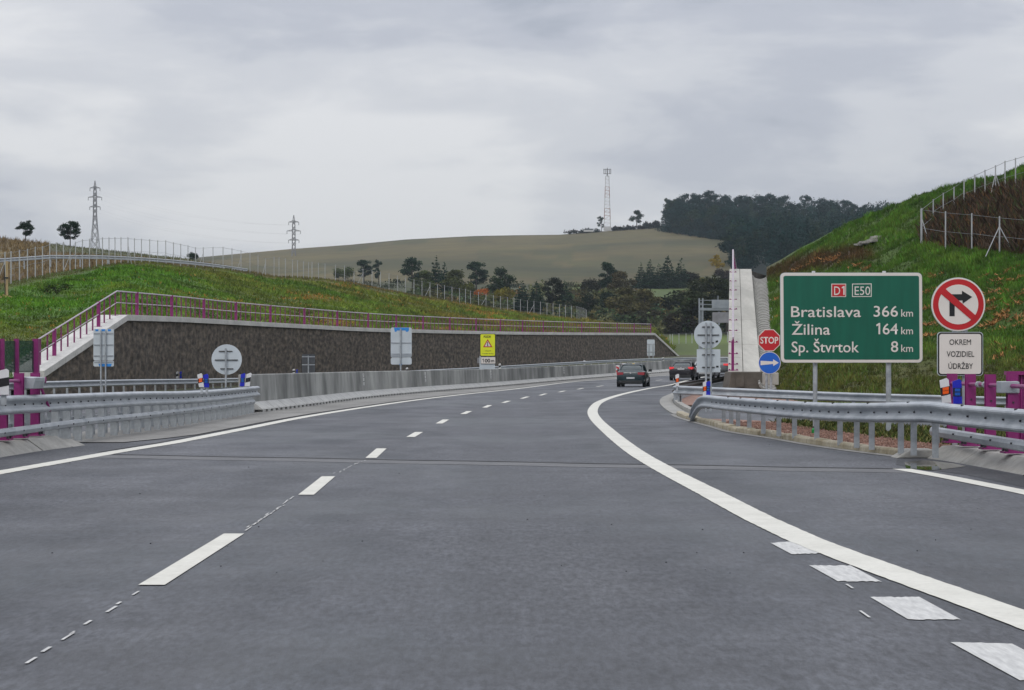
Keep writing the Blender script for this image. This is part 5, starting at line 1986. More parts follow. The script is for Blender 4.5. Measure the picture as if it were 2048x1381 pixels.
def tree_meshes(kind, seed, col, H=10.0, n=700, leaf=.32):
    rng = np.random.default_rng(seed)
    cl, limbs = [], []
    if kind == "spruce":
        W = H * .22
        for k in range(11):
            f = k / 10
            z = H * (.12 + .86 * f)
            rr = W * (1 - f) ** .85 * (0.85 + .3 * rng.random()) + .12
            m = max(3, int(6 * (1 - f)) + 2)
            a0 = rng.random() * 6
            for j in range(m):
                a = a0 + j * 2 * math.pi / m + rng.normal() * .15
                e = rr * (.55 + .25 * rng.random())
                cl.append((e * math.cos(a), e * math.sin(a), z - .05 * H * (1 - f), rr * .45, rr * .45, H * .045, rr * rr + .08))
        cl.append((0, 0, H * .96, .14, .14, H * .05, .15))
        limbs.append(((0, 0, 0), (0, 0, H * .9), .02 * H, .004 * H))
    elif kind == "pine":
        lean = rng.normal() * .04
        limbs.append(((0, 0, 0), (lean * H, 0, H * .85), .022 * H, .008 * H))
        for k in range(13):
            f = k / 12
            z = H * (.36 + .60 * f)
            rr = H * .23 * (math.sin(math.pi * (.22 + .70 * f)) ** .8) * (.7 + .6 * rng.random())
            a = rng.random() * 2 * math.pi
            x, y = lean * z + rr * .8 * math.cos(a), rr * .8 * math.sin(a)
            q = H * (.085 + .05 * rng.random())
            cl.append((x, y, z, q * 1.25, q * 1.25, q * .6, q))
            limbs.append(((lean * z * .9, 0, z - .08 * H), (x, y, z), .007 * H, .003 * H))
        cl.append((lean * H, 0, H * .93, H * .10, H * .10, H * .07, H * .1))
    elif kind == "oldpine":
        limbs.append(((0, 0, 0), (0, 0, H * .85), .024 * H, .008 * H))
        for k in range(26):
            u = rng.random()
            z = H * (.30 + .62 * u)
            rr = H * .38 * math.sqrt(max(0.05, math.sin(math.pi * (.12 + .76 * u)))) * rng.random() ** .5
            a = rng.random() * 6.3
            q = H * (.075 + .05 * rng.random())
            cl.append((rr * math.cos(a), rr * math.sin(a), z, q * 1.5, q * 1.5, q * .75, q * q))
            limbs.append(((0, 0, z - .06 * H), (rr * math.cos(a), rr * math.sin(a), z), .007 * H, .003 * H))
    elif kind == "thin":
        limbs.append(((0, 0, 0), (.02 * H, 0, H * .9), .018 * H, .004 * H))
        for k in range(16):
            z = H * (.3 + .68 * rng.random()); a = rng.random() * 6.3; rr = H * .20 * rng.random() ** .5
            x, y = rr * math.cos(a), rr * math.sin(a); q = H * .07
            cl.append((x, y, z, q, q, q * .9, q))
            limbs.append(((.01 * H, 0, z - .14 * H), (x, y, z), .006 * H, .002 * H))
    elif kind == "bush":
        for k in range(12):
            a = rng.random() * 6.3; rr = H * .62 * rng.random() ** .5
            z = H * (.30 + .48 * rng.random() * (1 - rr / H * .6)); q = H * (.20 + .12 * rng.random())
            cl.append((rr * math.cos(a), rr * math.sin(a) * .8, z, q, q, q * .9, q * q))
        limbs += [((0, 0, 0), (x * .6, y * .6, z), .02 * H, .006 * H) for x, y, z, *_ in cl[:5]]
    else:   # broadleaf
        limbs.append(((0, 0, 0), (0, 0, H * .55), .028 * H, .012 * H))
        for k in range(17):
            a = rng.random() * 6.3; u = rng.random()
            rr = H * .33 * rng.random() ** .5 * math.sin(math.pi * (.25 + .65 * u))
            z = H * (.34 + .56 * u); q = H * (.10 + .06 * rng.random())
            x, y = rr * math.cos(a), rr * math.sin(a)
            cl.append((x, y, z, q * 1.1, q * 1.1, q * .85, q * q))
            if k % 2:
                limbs.append(((0, 0, H * (.25 + .3 * rng.random())), (x, y, z), .010 * H, .003 * H))
    v, f, c = leaf_cloud(cl, n, leaf * H / 10, col, rng, shell=.35)
    mb = MB()
    for a, b, r0, r1 in limbs:
        mb.tube(a, b, r0, 5, r2=r1)
    tm = bpy.data.meshes.new("trunk")
    tm.from_pydata(mb.v, [], mb.f); tm.materials.append(M["bark"])
    o = np_mesh("crown", v, f, M["leaf"], c)
    cm = o.data
    bpy.data.objects.remove(o)
    return cm, tm


_cache = {}


def tree(kind, loc, H, label, col, cat="tree", name=None, group=None, seed=0, n=700, leaf=.32, width=1.0, rz=None):
    key = (kind, seed % 4, tuple(round(float(c_), 4) for c_ in col), n, leaf)
    if key not in _cache:
        _cache[key] = tree_meshes(kind, seed % 4 + 11, col, n=n, leaf=leaf)
    cm, tm = _cache[key]
    nm = name or {"spruce": "spruce_tree", "pine": "pine_tree", "oldpine": "pine_tree", "thin": "birch_tree", "bush": "bush", "broad": "broadleaf_tree"}[kind]
    r = thing(nm, loc, label, cat, group, rz=rz if rz is not None else random.uniform(0, 6.28))
    s = H / (10.0 if kind != "bush" else 10.0)
    r.scale = (s * width, s * width, s)
    for n_, me in (("crown", cm), ("trunk", tm)):
        c_ = bpy.data.objects.new(n_, me)
        c_.parent = r
        COL.objects.link(c_)
    return r


CD, CW, CM, CO = (0.022, 0.042, 0.024), (0.009, 0.031, 0.028), (0.066, 0.085, 0.026), (0.105, 0.096, 0.042)
CY, COR, CG = (0.34, 0.24, 0.02), (0.42, 0.12, 0.02), (0.030, 0.050, 0.024)

# trees on the skyline and in the middle distance: kind, x, top y, base y, label, colour, distance or None (then the far hill's)
TREES = [
    ("oldpine", 51, 440, 482, "lone pine on the left skyline, left of the other one", CD, 308, 1.0),
    ("oldpine", 140.5, 441, 494, "lone dark pine on the left skyline beside the tall pylon", CD, 312, 0.95),
    ("bush", 385, 506, 523, "dark bush on the saddle of the skyline, between the two pylons", CD, 345, .9),
    ("thin", 1203, 432, 464, "small tree leaning against the foot of the phone mast", CD, 985, 1.2),
    ("broad", 1273.5, 420, 456, "lone round tree on the hilltop, between the phone mast and the wood", CD, 985, 1.15),
    ("thin", 1340, 399, 462, "sparse grey-green tree at the left end of the hilltop wood", CG, 955, 1.0),
    ("pine", 728, 521, 568, "flat-topped pine at the foot of the field, farthest left of the valley trees", CD, None, 1.3),
    ("thin", 757, 519, 570, "thin dark tree right of the flat-topped pine", CD, None, 1.1),
    ("bush", 690, 533, 560, "round green bush left of the flat-topped pine", CM, None, .9),
    ("pine", 825, 517, 590, "broad dark pine left of the tallest valley conifers", CD, None, 1.15),
    ("spruce", 872, 513, 590, "tallest dark conifer in the middle of the valley row", CD, None, 1.3),
    ("spruce", 888, 524, 592, "dark conifer close against the tallest one's right side", CD, None, 1.2),
    ("broad", 852, 540, 598, "olive broadleaf tree below the tall dark conifers", CM, None, 1.2),
    ("broad", 912, 538, 604, "pale green broadleaf tree right of the tall dark conifers", (0.080, 0.090, 0.030), None, 1.25),
    ("pine", 953, 525, 588, "dark egg-shaped tree standing against the tan field", CD, None, 1.25),
    ("broad", 1000, 532, 606, "green broadleaf tree right of the dark egg-shaped one", CG, None, 1.2),
    ("bush", 966, 576, 606, "bright orange bush behind the left fence", COR, None, .8),
    ("bush", 935, 566, 604, "yellow-green bush left of the bright orange one", (0.10, 0.11, 0.02), None, .8),
    ("bush", 1008, 578, 612, "yellowish bush right of the bright orange one", (0.15, 0.13, 0.02), None, 1.0),
    ("spruce", 1045, 562, 622, "dark conifer at the left end of the low conifer clump", CD, None, 1.6),
    ("spruce", 1073, 562, 624, "second dark conifer of the low clump above the fence", CD, None, 1.6),
    ("pine", 1103, 558, 628, "reddish-topped conifer in the low clump above the fence", (0.020, 0.022, 0.014), None, 1.1),
    ("spruce", 1130, 562, 628, "dark conifer at the right end of the low conifer clump", CD, None, 1.5),
    ("pine", 1215, 526, 600, "dark spreading conifer between the field and the small meadow", CD, None, 1.1),
    ("broad", 1238, 542, 604, "brownish broadleaf tree right of the dark spreading conifer", (0.075, 0.062, 0.030), None, 1.4),
    ("bush", 1188, 556, 592, "dark brown thicket left of the dark spreading conifer", (0.030, 0.028, 0.018), None, 1.1),
    ("spruce", 1282, 526, 578, "leftmost of the four dark spruces above the meadow", CD, None, 1.3),
    ("spruce", 1300, 519, 578, "second of the four dark spruces above the meadow", CD, None, 1.4),
    ("spruce", 1335, 511, 577, "tallest of the four dark spruces above the meadow", CD, None, 1.5),
    ("spruce", 1362, 517, 577, "rightmost of the four dark spruces above the meadow", CD, None, 1.4),
    ("spruce", 1318, 528, 578, "short dark spruce tucked between the taller ones above the meadow", CD, None, 1.6),
    ("broad", 1434, 508, 546, "bright yellow tree left of the wing wall's railing", CY, None, 1.1),
    ("bush", 1402, 554, 572, "small yellow bush below the bright yellow tree", (0.14, 0.13, 0.02), None, .9),
    ("bush", 1445, 538, 566, "purplish brown bush under the bright yellow tree", (0.040, 0.030, 0.026), None, 1.2),
    ("bush", 1375, 545, 572, "grey-brown scrub between the spruces and the bright yellow tree", (0.035, 0.032, 0.024), None, 1.3),
    ("broad", 1250, 571, 650, "big olive-brown rounded tree left of the meadow", CO, None, 1.5),
    ("broad", 1288, 577, 652, "olive-brown rounded tree at the meadow's lower left corner", CO, None, 1.4),
    ("broad", 1215, 583, 640, "dark green rounded tree behind the railing's right part", (0.018, 0.028, 0.018), None, 1.4),
    ("broad", 1180, 588, 642, "dark green tree where the left fence ends", (0.020, 0.030, 0.018), None, 1.4),
    ("bush", 1262, 622, 656, "grey-green willow bush above the end of the railing", (0.050, 0.056, 0.030), None, 1.3),
    ("bush", 1320, 618, 664, "grey-brown thicket above the stone wall's right end", (0.040, 0.038, 0.026), None, 1.3),
    ("bush", 1352, 628, 668, "dull brown thicket below the meadow", (0.042, 0.036, 0.026), None, 1.2),
    ("broad", 1385, 560, 668, "tall olive tree left of the sign gantry", (0.034, 0.042, 0.018), None, 1.35),
    ("broad", 1425, 548, 668, "tall olive-green tree behind the sign gantry", (0.038, 0.044, 0.020), None, 1.35),
    ("broad", 1455, 556, 670, "tall dull green tree half hidden by the wing wall", (0.032, 0.040, 0.020), None, 1.3),
    ("bush", 1342, 590, 634, "dark bush on the right edge of the small meadow", (0.022, 0.026, 0.018), None, 1.3),
    ("bush", 1148, 604, 634, "dark undergrowth bush behind the far end of the left fence", (0.024, 0.032, 0.018), None, 1.5),
    ("bush", 1226, 634, 660, "low dark bush just above the railing's right part", (0.026, 0.032, 0.020), None, 1.5),
]
for i, (kind, x, yt, yb, lab, col, Zf, wd) in enumerate(TREES):
    if Zf:
        p = P(x, yb, Zf)
    else:
        p = far_pt(x, yb)
    H = (yb - yt) * p.y / F
    big = (yb - yt) > 45
    if kind == "bush":
        H *= 1.15
    tree(kind, p, H, lab, col, cat="bush" if kind == "bush" else "tree", seed=(i + 1) if i else 3, n={"oldpine": 3600, "spruce": 2600, "pine": 2200, "thin": 1500, "bush": 1800, "broad": 2400}[kind], leaf={"oldpine": .34, "spruce": .30, "pine": .30, "thin": .26, "bush": .60, "broad": .30}[kind], width=wd)

# hedge line scrub along the field's foot, skyline and valley: one mass each
def scrub(name, label, spots, col, n_each, leaf, seed):
    rng = np.random.default_rng(seed)
    V, Fc, C = [], [], []
    k = 0
    for p, h, w in spots:
        cl = []
        for _ in range(5):
            cl.append((p.x + rng.normal() * w * .5, p.y + rng.normal() * w * .5, p.z + h * (.25 + .3 * rng.random()), w * .55, w * .55, h * .42, 1))
        cc = np.array(col) * (.65 + .8 * rng.random()) * np.array((1 + .25 * rng.normal(), 1, 1 + .1 * rng.normal()))
        v, f, c = leaf_cloud(cl, n_each, leaf * h, np.clip(cc, .004, 1), rng, shell=.3)
        V.append(v); Fc.append(f + k); C.append(c); k += len(v)
    o = np_mesh(name, np.concatenate(V), np.concatenate(Fc), M["leaf"], np.concatenate(C))
    return tag(o, label, kind="stuff")


rs = random.Random(5)
sp = []
for _ in range(45):
    x = rs.uniform(620, 1460)
    p = far_pt(x, 572 + rs.uniform(-4, 6))
    sp.append((p, rs.uniform(0.8, 1.8), rs.uniform(1.5, 3)))
scrub("field_hedge", "hedge scrub along the foot of the tan field", sp, (0.030, 0.034, 0.018), 160, .16, 1)
sp = []
for _ in range(170):
    x = rs.uniform(1120, 1500)
    y = rs.uniform(596, 670)
    if 1295 < x < 1370 and y < 622:
        continue
    p = far_pt(x, y)
    sp.append((p, rs.uniform(1.6, 3.6), rs.uniform(1.8, 3.6)))
for _ in range(36):
    x = rs.uniform(820, 1150)
    p = far_pt(x, rs.uniform(590, 625))
    sp.append((p, rs.uniform(2.0, 3.8), rs.uniform(2, 4)))
scrub("valley_undergrowth", "mixed olive and brown undergrowth filling the valley", sp, (0.092, 0.098, 0.046), 170, .13, 2)
sp = []
for x in list(np.arange(1140, 1200, 7)) + list(np.arange(1228, 1325, 6)):
    p = P(x, lerp_tab(SIL, x) + 1, 992)
    sp.append((p, rs.uniform(1.0, 2.6) + (1.4 if 1288 < x < 1320 else 0), rs.uniform(1.5, 2.8)))
sk2 = []
for x in np.arange(1328, 1466, 3.2):
    sk2.append((far_pt(float(x), lerp_tab([(1328, 463), (1372, 470), (1420, 477), (1466, 483)], float(x))), rs.uniform(2.5, 5.0), rs.uniform(2, 3)))
for y in np.arange(484, 548, 2.2):
    sk2.append((far_pt(lerp_tab([(483, 1464), (500, 1468), (535, 1476), (548, 1482)], float(y)) + rs.uniform(0, 5), float(y)), rs.uniform(2.5, 4.5), rs.uniform(1.8, 2.6)))
scrub("wood_edge_scrub", "dark bushes along the lower edge of the hilltop wood", sk2, CW, 260, .10, 8)
scrub("skyline_scrub", "low dark bushes along the hilltop beside the phone mast", sp, (0.018, 0.020, 0.016), 120, .2, 3)

# the wood on the hilltop: individual trees along its edge and top, the rest as one mass
WTOPY = [(1322, 408), (1350, 400), (1385, 392), (1412, 386), (1440, 392), (1470, 398), (1500, 388), (1530, 388), (1560, 392), (1590, 398), (1620, 396), (1660, 400), (1700, 404), (1750, 414), (1790, 424)]
rs = random.Random(11)
GR = "dark trees of the wood on the hilltop"
NB = ["near the sparse grey-green tree", "left of the wood's middle", "above the yellow tree", "above the wing wall", "above the stop sign", "above the distance sign's left half", "where the green slope cuts it off"]
cnt = 0
for x in np.arange(1330, 1800, 6.2):
    x = float(x) + rs.uniform(-2, 2)
    p = P(x, lerp_tab(SIL, x) + rs.uniform(-2, 4), rs.uniform(960, 1000))
    yt = lerp_tab(WTOPY, x) + rs.uniform(-6, 13)
    H = max(6, (HY - yt) * p.y / F + CH - p.z)
    kind = rs.choice(["pine", "pine", "pine", "broad", "spruce"])
    tree(kind, p, H, "dark tree on the crest of the hilltop wood", CW, group=GR, seed=rs.randint(0, 3), n=1300, leaf=.28, width=rs.uniform(.9, 1.3))
edge = [(1330, 462), (1350, 466), (1372, 469), (1395, 473), (1420, 476), (1445, 479), (1460, 484), (1466, 496), (1470, 510), (1475, 524), (1480, 540)]
for i in range(60):
    t = rs.random() * (len(edge) - 1)
    k = int(t)
    x = edge[k][0] + (edge[k + 1][0] - edge[k][0]) * (t - k) + rs.uniform(0, 10)
    y = edge[k][1] + (edge[k + 1][1] - edge[k][1]) * (t - k)
    p = far_pt(x, y)
    tree(rs.choice(["pine", "broad", "broad", "spruce"]), p, rs.uniform(7, 13), "dark tree on the lower edge of the hilltop wood", rs.choice([CW, CW, CD]), group="dark trees of the wood's lower edge", seed=rs.randint(0, 3), n=1300, leaf=.28, width=rs.uniform(1.1, 1.5))
rng = np.random.default_rng(21)
V, Fc, C, k = [], [], [], 0
for i in range(430):
    x = rs.uniform(1340, 1780)
    y = rs.uniform(452, 560)
    if x < lerp_tab([(455, 1335), (481, 1465), (500, 1470), (545, 1485), (570, 1490)], y):
        continue
    p = far_pt(x, y)
    H = rs.uniform(9, 14)
    rr = H * rs.uniform(.18, .27)
    conif = rs.random() < .45
    cl = [(p.x + (0 if j == 0 else rng.normal() * rr * .4), p.y + rng.normal() * rr * .3, p.z + H * (.35 + .12 * j), rr * (1.05 - (.20 if conif else .08) * j), rr * (1.05 - (.2 if conif else .08) * j), H * .14, 1) for j in range(5)]
    base_c = np.array(CW if rs.random() < .8 else CD) * rs.uniform(.7, 1.35)
    v, f, c = leaf_cloud(cl, 420, .36, base_c, rng, shell=.4)
    V.append(v); Fc.append(f + k); C.append(c); k += len(v)
tag(np_mesh("wood", np.concatenate(V), np.concatenate(Fc), M["leaf"], np.concatenate(C)), "dense interior of the dark wood covering the hilltop", kind="stuff")


# ------------------------------------------------------------------ grass on the slopes
def tufts(name, label, pts, size, cols, rng, blades=3, spread=.6, width=.12, lean=.35):
    """pts (n,3), size (n,), cols (n,3)."""
    n = len(pts)
    V = np.empty((n, blades, 3, 3)); C = np.repeat(np.repeat(cols[:, None, None, :], blades, 1), 3, 2).copy()
    for k in range(blades):
        a = rng.random(n) * 2 * math.pi
        off = np.stack([np.cos(a) * spread, np.sin(a) * spread, np.zeros(n)], 1) * size[:, None] * rng.random(n)[:, None]
        b = pts + off
        ang = rng.random(n) * math.pi
        wv_ = np.stack([np.cos(ang), np.sin(ang) * .6, np.zeros(n)], 1) * (size * width)[:, None]
        h = size * (.6 + .7 * rng.random(n))
        ln = np.stack([rng.normal(size=n) * lean, rng.normal(size=n) * lean, np.ones(n)], 1) * h[:, None]
        V[:, k, 0] = b - wv_; V[:, k, 1] = b + wv_; V[:, k, 2] = b + ln
        C[:, k] *= (.75 + .5 * rng.random(n))[:, None, None]
    v = V.reshape(-1, 3)
    o = np_mesh(name, v, np.arange(len(v)).reshape(-1, 3), M["blade"], C.reshape(-1, 3))
    return tag(o, label, kind="stuff")


def sheet_points(sh, u0, u1, n, rng, tpow=1.0, t0=0.0, t1=1.0):
    us = rng.uniform(u0, u1, n)
    ts = t0 + (t1 - t0) * rng.random(n) ** tpow
    ends = {}
    out = np.empty((n, 3))
    for i in range(n):
        ku = int(us[i] / 3)
        e = ends.get(ku)
        if e is None:
            a, b = sh.ends(us[i])
            e = ends[ku] = (a, b, (b - a).length)
        a, b, L = e
        t = ts[i]
        ux = (us[i] - ku * 3 - 1.5)
        x = a.x + (b.x - a.x) * t; y = a.y + (b.y - a.y) * t
        out[i] = (x + ux * y / F, y, a.z + (b.z - a.z) * t + sh.bulge * math.sin(math.pi * t) * L + sh.rough(x + ux * y / F, y, t))
    return us, ts, out


rng = np.random.default_rng(3)
N = 104000
us, ts, pp = sheet_points(RH, 1536, 2330, N, rng, tpow=.9)
cols = np.empty((N, 3))
yy = HY - (pp[:, 2] - CH) * F / pp[:, 1]
for i in range(N):
    p = Vector(pp[i])
    cols[i] = rcol(us[i], ts[i], p)
lump = np.array([noise2(a, b, 2.2) for a, b in pp[:, :2]])
l2_ = np.array([noise2(a, b * .5 + c, .55) for a, b, c in pp])
sz = .125 * (1 + .9 * lump + .8 * l2_) + .035
cols *= np.clip(1.1 + .6 * lump + .9 * l2_, .3, 2.2)[:, None]
green_lump = rng.random(N) < .25
cols[green_lump] = cols[green_lump] * np.array((.8, 1.25, .9))
pp[:, 2] += .02
tufts("slope_grass", "thick green grass tufts on the right cutting slope", pp, np.clip(sz, .05, .35), np.clip(cols, .004, 1), rng, blades=3)

# orange-brown wilted clumps in loose rows across the right slope
rs = random.Random(4)
opts, osz, oc = [], [], []
spots_px = [(1655, 521), (1668, 520), (1678, 518), (1690, 524), (1640, 518), (1712, 536), (1730, 541), (1625, 528), (1600, 540), (1855, 556), (1852, 590), (1850, 622), (1968, 560), (1990, 567), (2010, 571), (2030, 566), (2044, 562),
            (1978, 592), (2012, 590), (2037, 595), (1975, 625), (2002, 632), (2040, 638), (2000, 665), (1985, 700), (2012, 706), (2035, 690), (1855, 655), (1975, 655), (2046, 650), (2030, 612), (1865, 560), (2003, 640), (1848, 678), (1995, 720),
            (1572, 560), (1556, 600), (1550, 640), (2020, 545), (1975, 610), (2042, 730)]
for x, y in spots_px:
    c0, _ = RH.px(x, y)
    for _ in range(34):
        dx_ = rs.gauss(0, .17)
        q = c0 + Vector((dx_, rs.gauss(0, .07), .05))
        q.z += dx_ * .35 + rs.gauss(0, .05)
        opts.append(tuple(q)); osz.append(rs.uniform(.06, .14))
        kk = rs.uniform(.6, 1.1)
        oc.append([a_ * kk for a_ in (0.40, 0.20, 0.075)])
tufts("wilted_clumps", "orange-brown wilted clumps dotted over the right slope", np.array(opts), np.array(osz), np.array(oc), rng, blades=2, lean=1.1, width=.35)

# tall dry weeds behind the right fence
us, ts, pp = sheet_points(RH, 1846, 2125, 26000, rng)
yy = HY - (pp[:, 2] - CH) * F / pp[:, 1]
yb = np.interp(us, [1840, 1870, 1900, 1966, 2048, 2120], [470, 425, 410, 386, 372, 360])
yf = np.interp(us, [1842, 1944, 2048, 2120], [488, 498, 508, 514])
keep = (yy > yb) & (yy < yf)
pp, n = pp[keep], int(keep.sum())
base_c = np.array((0.055, 0.036, 0.024))[None, :] * (.45 + 1.1 * rng.random(n))[:, None]
gl = rng.random(n) < .12
base_c[gl] = np.array((0.15, 0.075, 0.03))
base_c[(rng.random(n) < .10)] = np.array((0.05, 0.075, 0.02))
tufts("dry_weeds", "tall reddish brown dry weeds behind the right fence", pp, .25 + .35 * rng.random(n), base_c, rng, blades=3, width=.10, lean=.5, spread=.5)

N = 110000
us, ts, pp = sheet_points(LH, -60, 1350, N, rng, tpow=.95)
cols = np.empty((N, 3))
for i in range(N):
    cols[i] = lcol(us[i], ts[i], Vector(pp[i]))
lump = np.array([noise2(a, b, 4) for a, b in pp[:, :2]])
l3_ = np.array([noise2(a, b * .35 + c, 1.4) for a, b, c in pp])
pp[:, 2] += .05
cols *= np.clip(1.15 + .5 * lump + .8 * l3_, .35, 2.2)[:, None]
str_ = np.array([noise2(a * .5, b * .12 + c * 2.2, 2.0) for a, b, c in pp])
orr = (rng.random(N) < .015 + .55 * (str_ > .33) * np.clip((us - 150) / 500, .15, 1))
cols[orr] = np.array((0.34, 0.17, 0.035)) * (.7 + .6 * rng.random(int(orr.sum())))[:, None]
sz = (.10 + .13 * rng.random(N)) * pp[:, 1] / 170 * (1 + .5 * lump)
sz[orr] *= .9
sz *= np.where(ts > .86, .45, 1.0)
tufts("embankment_grass", "green grass with yellow and rusty tufts on the left embankment", pp, np.clip(sz, .05, .5), np.clip(cols, .004, 1), rng, blades=2, width=.22, lean=.5)

# brown weeds on the upper left slope and along the fence foot
us, ts, pp = sheet_points(UH, -60, 560, 15000, rng)
n = len(pp)
cb = np.array((0.17, 0.12, 0.055))[None, :] * (.6 + .8 * rng.random(n))[:, None]
g_ = (ts > .72) & (us > 95)
cb[g_] = np.array((0.080, 0.088, 0.036)) * (.8 + .4 * rng.random(int(g_.sum())))[:, None]
sz = np.where(g_, .25, .5) * (.5 + .7 * rng.random(n))
tufts("upper_weeds", "dry brown weeds beside the side road on the upper left slope", pp, sz, cb, rng, blades=2, width=.12)
us, ts, pp = sheet_points(LH, -60, 1340, 9000, rng, t0=.93, t1=1.0)
n = len(pp)
cb = np.array((0.11, 0.085, 0.034))[None, :] * (.55 + .8 * rng.random(n))[:, None]
tufts("fence_foot_weeds", "dry grass along the foot of the left fence", pp, (.07 + .13 * rng.random(n)) * pp[:, 1] / 220, cb, rng, blades=2, width=.14)

# weeds on the flat ground around the distance sign's posts
n = 26000
Ys = rng.uniform(33.5, 47, n)
Xk = np.interp(Ys, [v.y for v in KERB], [v.x for v in KERB])
off_ = 1.45 + 4.6 * rng.random(n) ** 1.2
Xs = Xk + off_
zg = np.array([ground_z(a, b) for a, b in zip(Xs, Ys)]) + .09
lump = np.array([noise2(a, b, 1.1) for a, b in zip(Xs, Ys)])
keep = (lump + .35 * rng.random(n)) > -.02
pp = np.stack([Xs, Ys, zg], 1)[keep]
n = len(pp)
lump = lump[keep]
cb = np.array((0.060, 0.085, 0.016))[None, :] * (.5 + .9 * rng.random(n))[:, None]
dr = rng.random(n) < .28
cb[dr] = np.array((0.17, 0.15, 0.05)) * (.6 + .7 * rng.random(int(dr.sum())))[:, None]
dk = rng.random(n) < .25
cb[dk] *= .45
tufts("verge_weeds", "low weeds and grass round the feet of the distance sign", pp, .05 + .10 * rng.random(n) + .05 * np.clip(lump, 0, 1), cb, rng, blades=3, width=.25, lean=.7)
us_, pts_ = [], []
n = 5000
Ys = rng.uniform(20, 32, n); Xs = 6.9 + 9 * rng.random(n)
pp = np.stack([Xs, Ys, np.array([ground_z(a, b) for a, b in zip(Xs, Ys)]) + .05], 1)
cb = np.array((0.085, 0.075, 0.03))[None, :] * (.5 + .9 * rng.random(n))[:, None]
tufts("bank_weeds", "dull grass behind the right crash railing", pp, .08 + .14 * rng.random(n), cb, rng, blades=2, width=.2, lean=.6)
# gravel stones that can be seen singly near the kerb
st = MB()
rs = random.Random(9)
for _ in range(2600):
    Y = rs.uniform(30.8, 46)
    X = xat(KERB, Y) + rs.uniform(.2, 1.6)
    r = rs.uniform(.008, .028)
    st.box((X, Y, .105 - .03 * ((X - xat(KERB, Y)) / 1.6)), (r * 1.6, r * 1.2, r), rz=rs.uniform(0, 3))
tag(st.build("gravel_stones", M["gravel"]), "loose reddish stones behind the kerb", kind="stuff")

# pale stone patch on the right slope, stone pitching at the left wall's foot
st = MB()
pl = [RH.px(x, y)[0] for x, y in ((1722, 494), (1738, 488), (1756, 478))]
for i in range(60):
    t = i / 60 * 2
    k = min(1, int(t))
    p = pl[k].lerp(pl[k + 1], t - k) + Vector((rs.gauss(0, .12), rs.gauss(0, .3), .10))
    st.box(p, (rs.uniform(.15, .4), rs.uniform(.2, .4), rs.uniform(.06, .14)), rz=rs.uniform(0, 3))
tag(st.build("stone_runnel", M["stone"]), "broken line of pale stones running down the right slope", kind="stuff")
pitch = thing("stone_pitching", tuple(P(40, 745, 96)), "pale stone pitching at the foot of the left embankment, beside the sloping coping", "stone paving")
for i in range(9):
    for j in range(6):
        x = 12 + i * 7.4 + rs.uniform(-1, 1)
        yt = lerp_tab([(12, 736), (40, 722), (72, 702), (85, 690)], x)
        y = yt + j * 6.4 + rs.uniform(-.6, .6)
        if y > 752:
            continue
        p = P(x, y, 94 + (752 - y) * .07)
        mb = MB().box((0, 0, 0), (7.0 * 95 / F, .16, 5.6 * 95 / F), rz=rs.uniform(-.1, .1), rx=rs.uniform(-.6, -.3))
        mb.v = [(a_ + p.x, b_ + p.y, c_ + p.z) for a_, b_, c_ in mb.v]
        mb.build("stone", M["stone"], pitch, bevel=.02)

# young staked tree at the left edge, dark weed clump, dumped bottle
q = LH.px(13, 597)[0]
stk = thing("tree_stake", tuple(q), "tall wooden tree stake on the grass at the left edge, mulch round its foot", "stake")
hh = (597 - 523) * q.y / F
MB().box((q.x, q.y, q.z + hh / 2), (.12, .12, hh)).build("pole", M["wood"], stk)
MB().tube((q.x - .08, q.y - .03, q.z - .05), (q.x - .16, q.y, q.z + hh * .9), .035, 6).build("sapling_stem", M["bark"], stk)
MB().box((q.x - .04, q.y - .08, q.z + hh * .55), (.26, .06, .09)).build("tie", M["trim"], stk)
mb = MB()
mb.add([(q.x + .7 * math.cos(a) - .2, q.y + .6 * math.sin(a), q.z + .05 + .2 * math.sin(a) * .2) for a in [k * math.pi / 6 for k in range(12)]] + [(q.x - .2, q.y, q.z + .22)], [(k, (k + 1) % 12, 12) for k in range(12)])
mb.build("mulch", M["mulch"], stk)
tree("bush", LH.px(116, 590)[0], .9, "dark weedy clump on the grass above the sloping coping", (0.025, 0.035, 0.014), cat="bush", seed=2, n=500, leaf=.5, width=1.7)
tree("bush", LH.px(84, 607)[0] , .30, "small pale leafy weed on the left embankment grass", (0.16, 0.21, 0.06), cat="weed", name="weed", seed=1, n=200, leaf=.9, width=1.6)
g0 = G(1627, 874, .0)
bt = thing("plastic_bottle", (P(1627, 0, 38.2).x, 38.2, .03), "small green plastic bottle in the weeds by the distance sign's left post", "bottle")
MB().tube((bt.location.x, 38.2, .03), (bt.location.x, 38.2, .15), .036, 10).tube((bt.location.x, 38.2, .15), (bt.location.x, 38.2, .18), .036, 10, r2=.014).build("body", M["bottle"], bt)
MB().tube((bt.location.x, 38.2, .18), (bt.location.x, 38.2, .205), .016, 8).build("cap", M["trim"], bt)


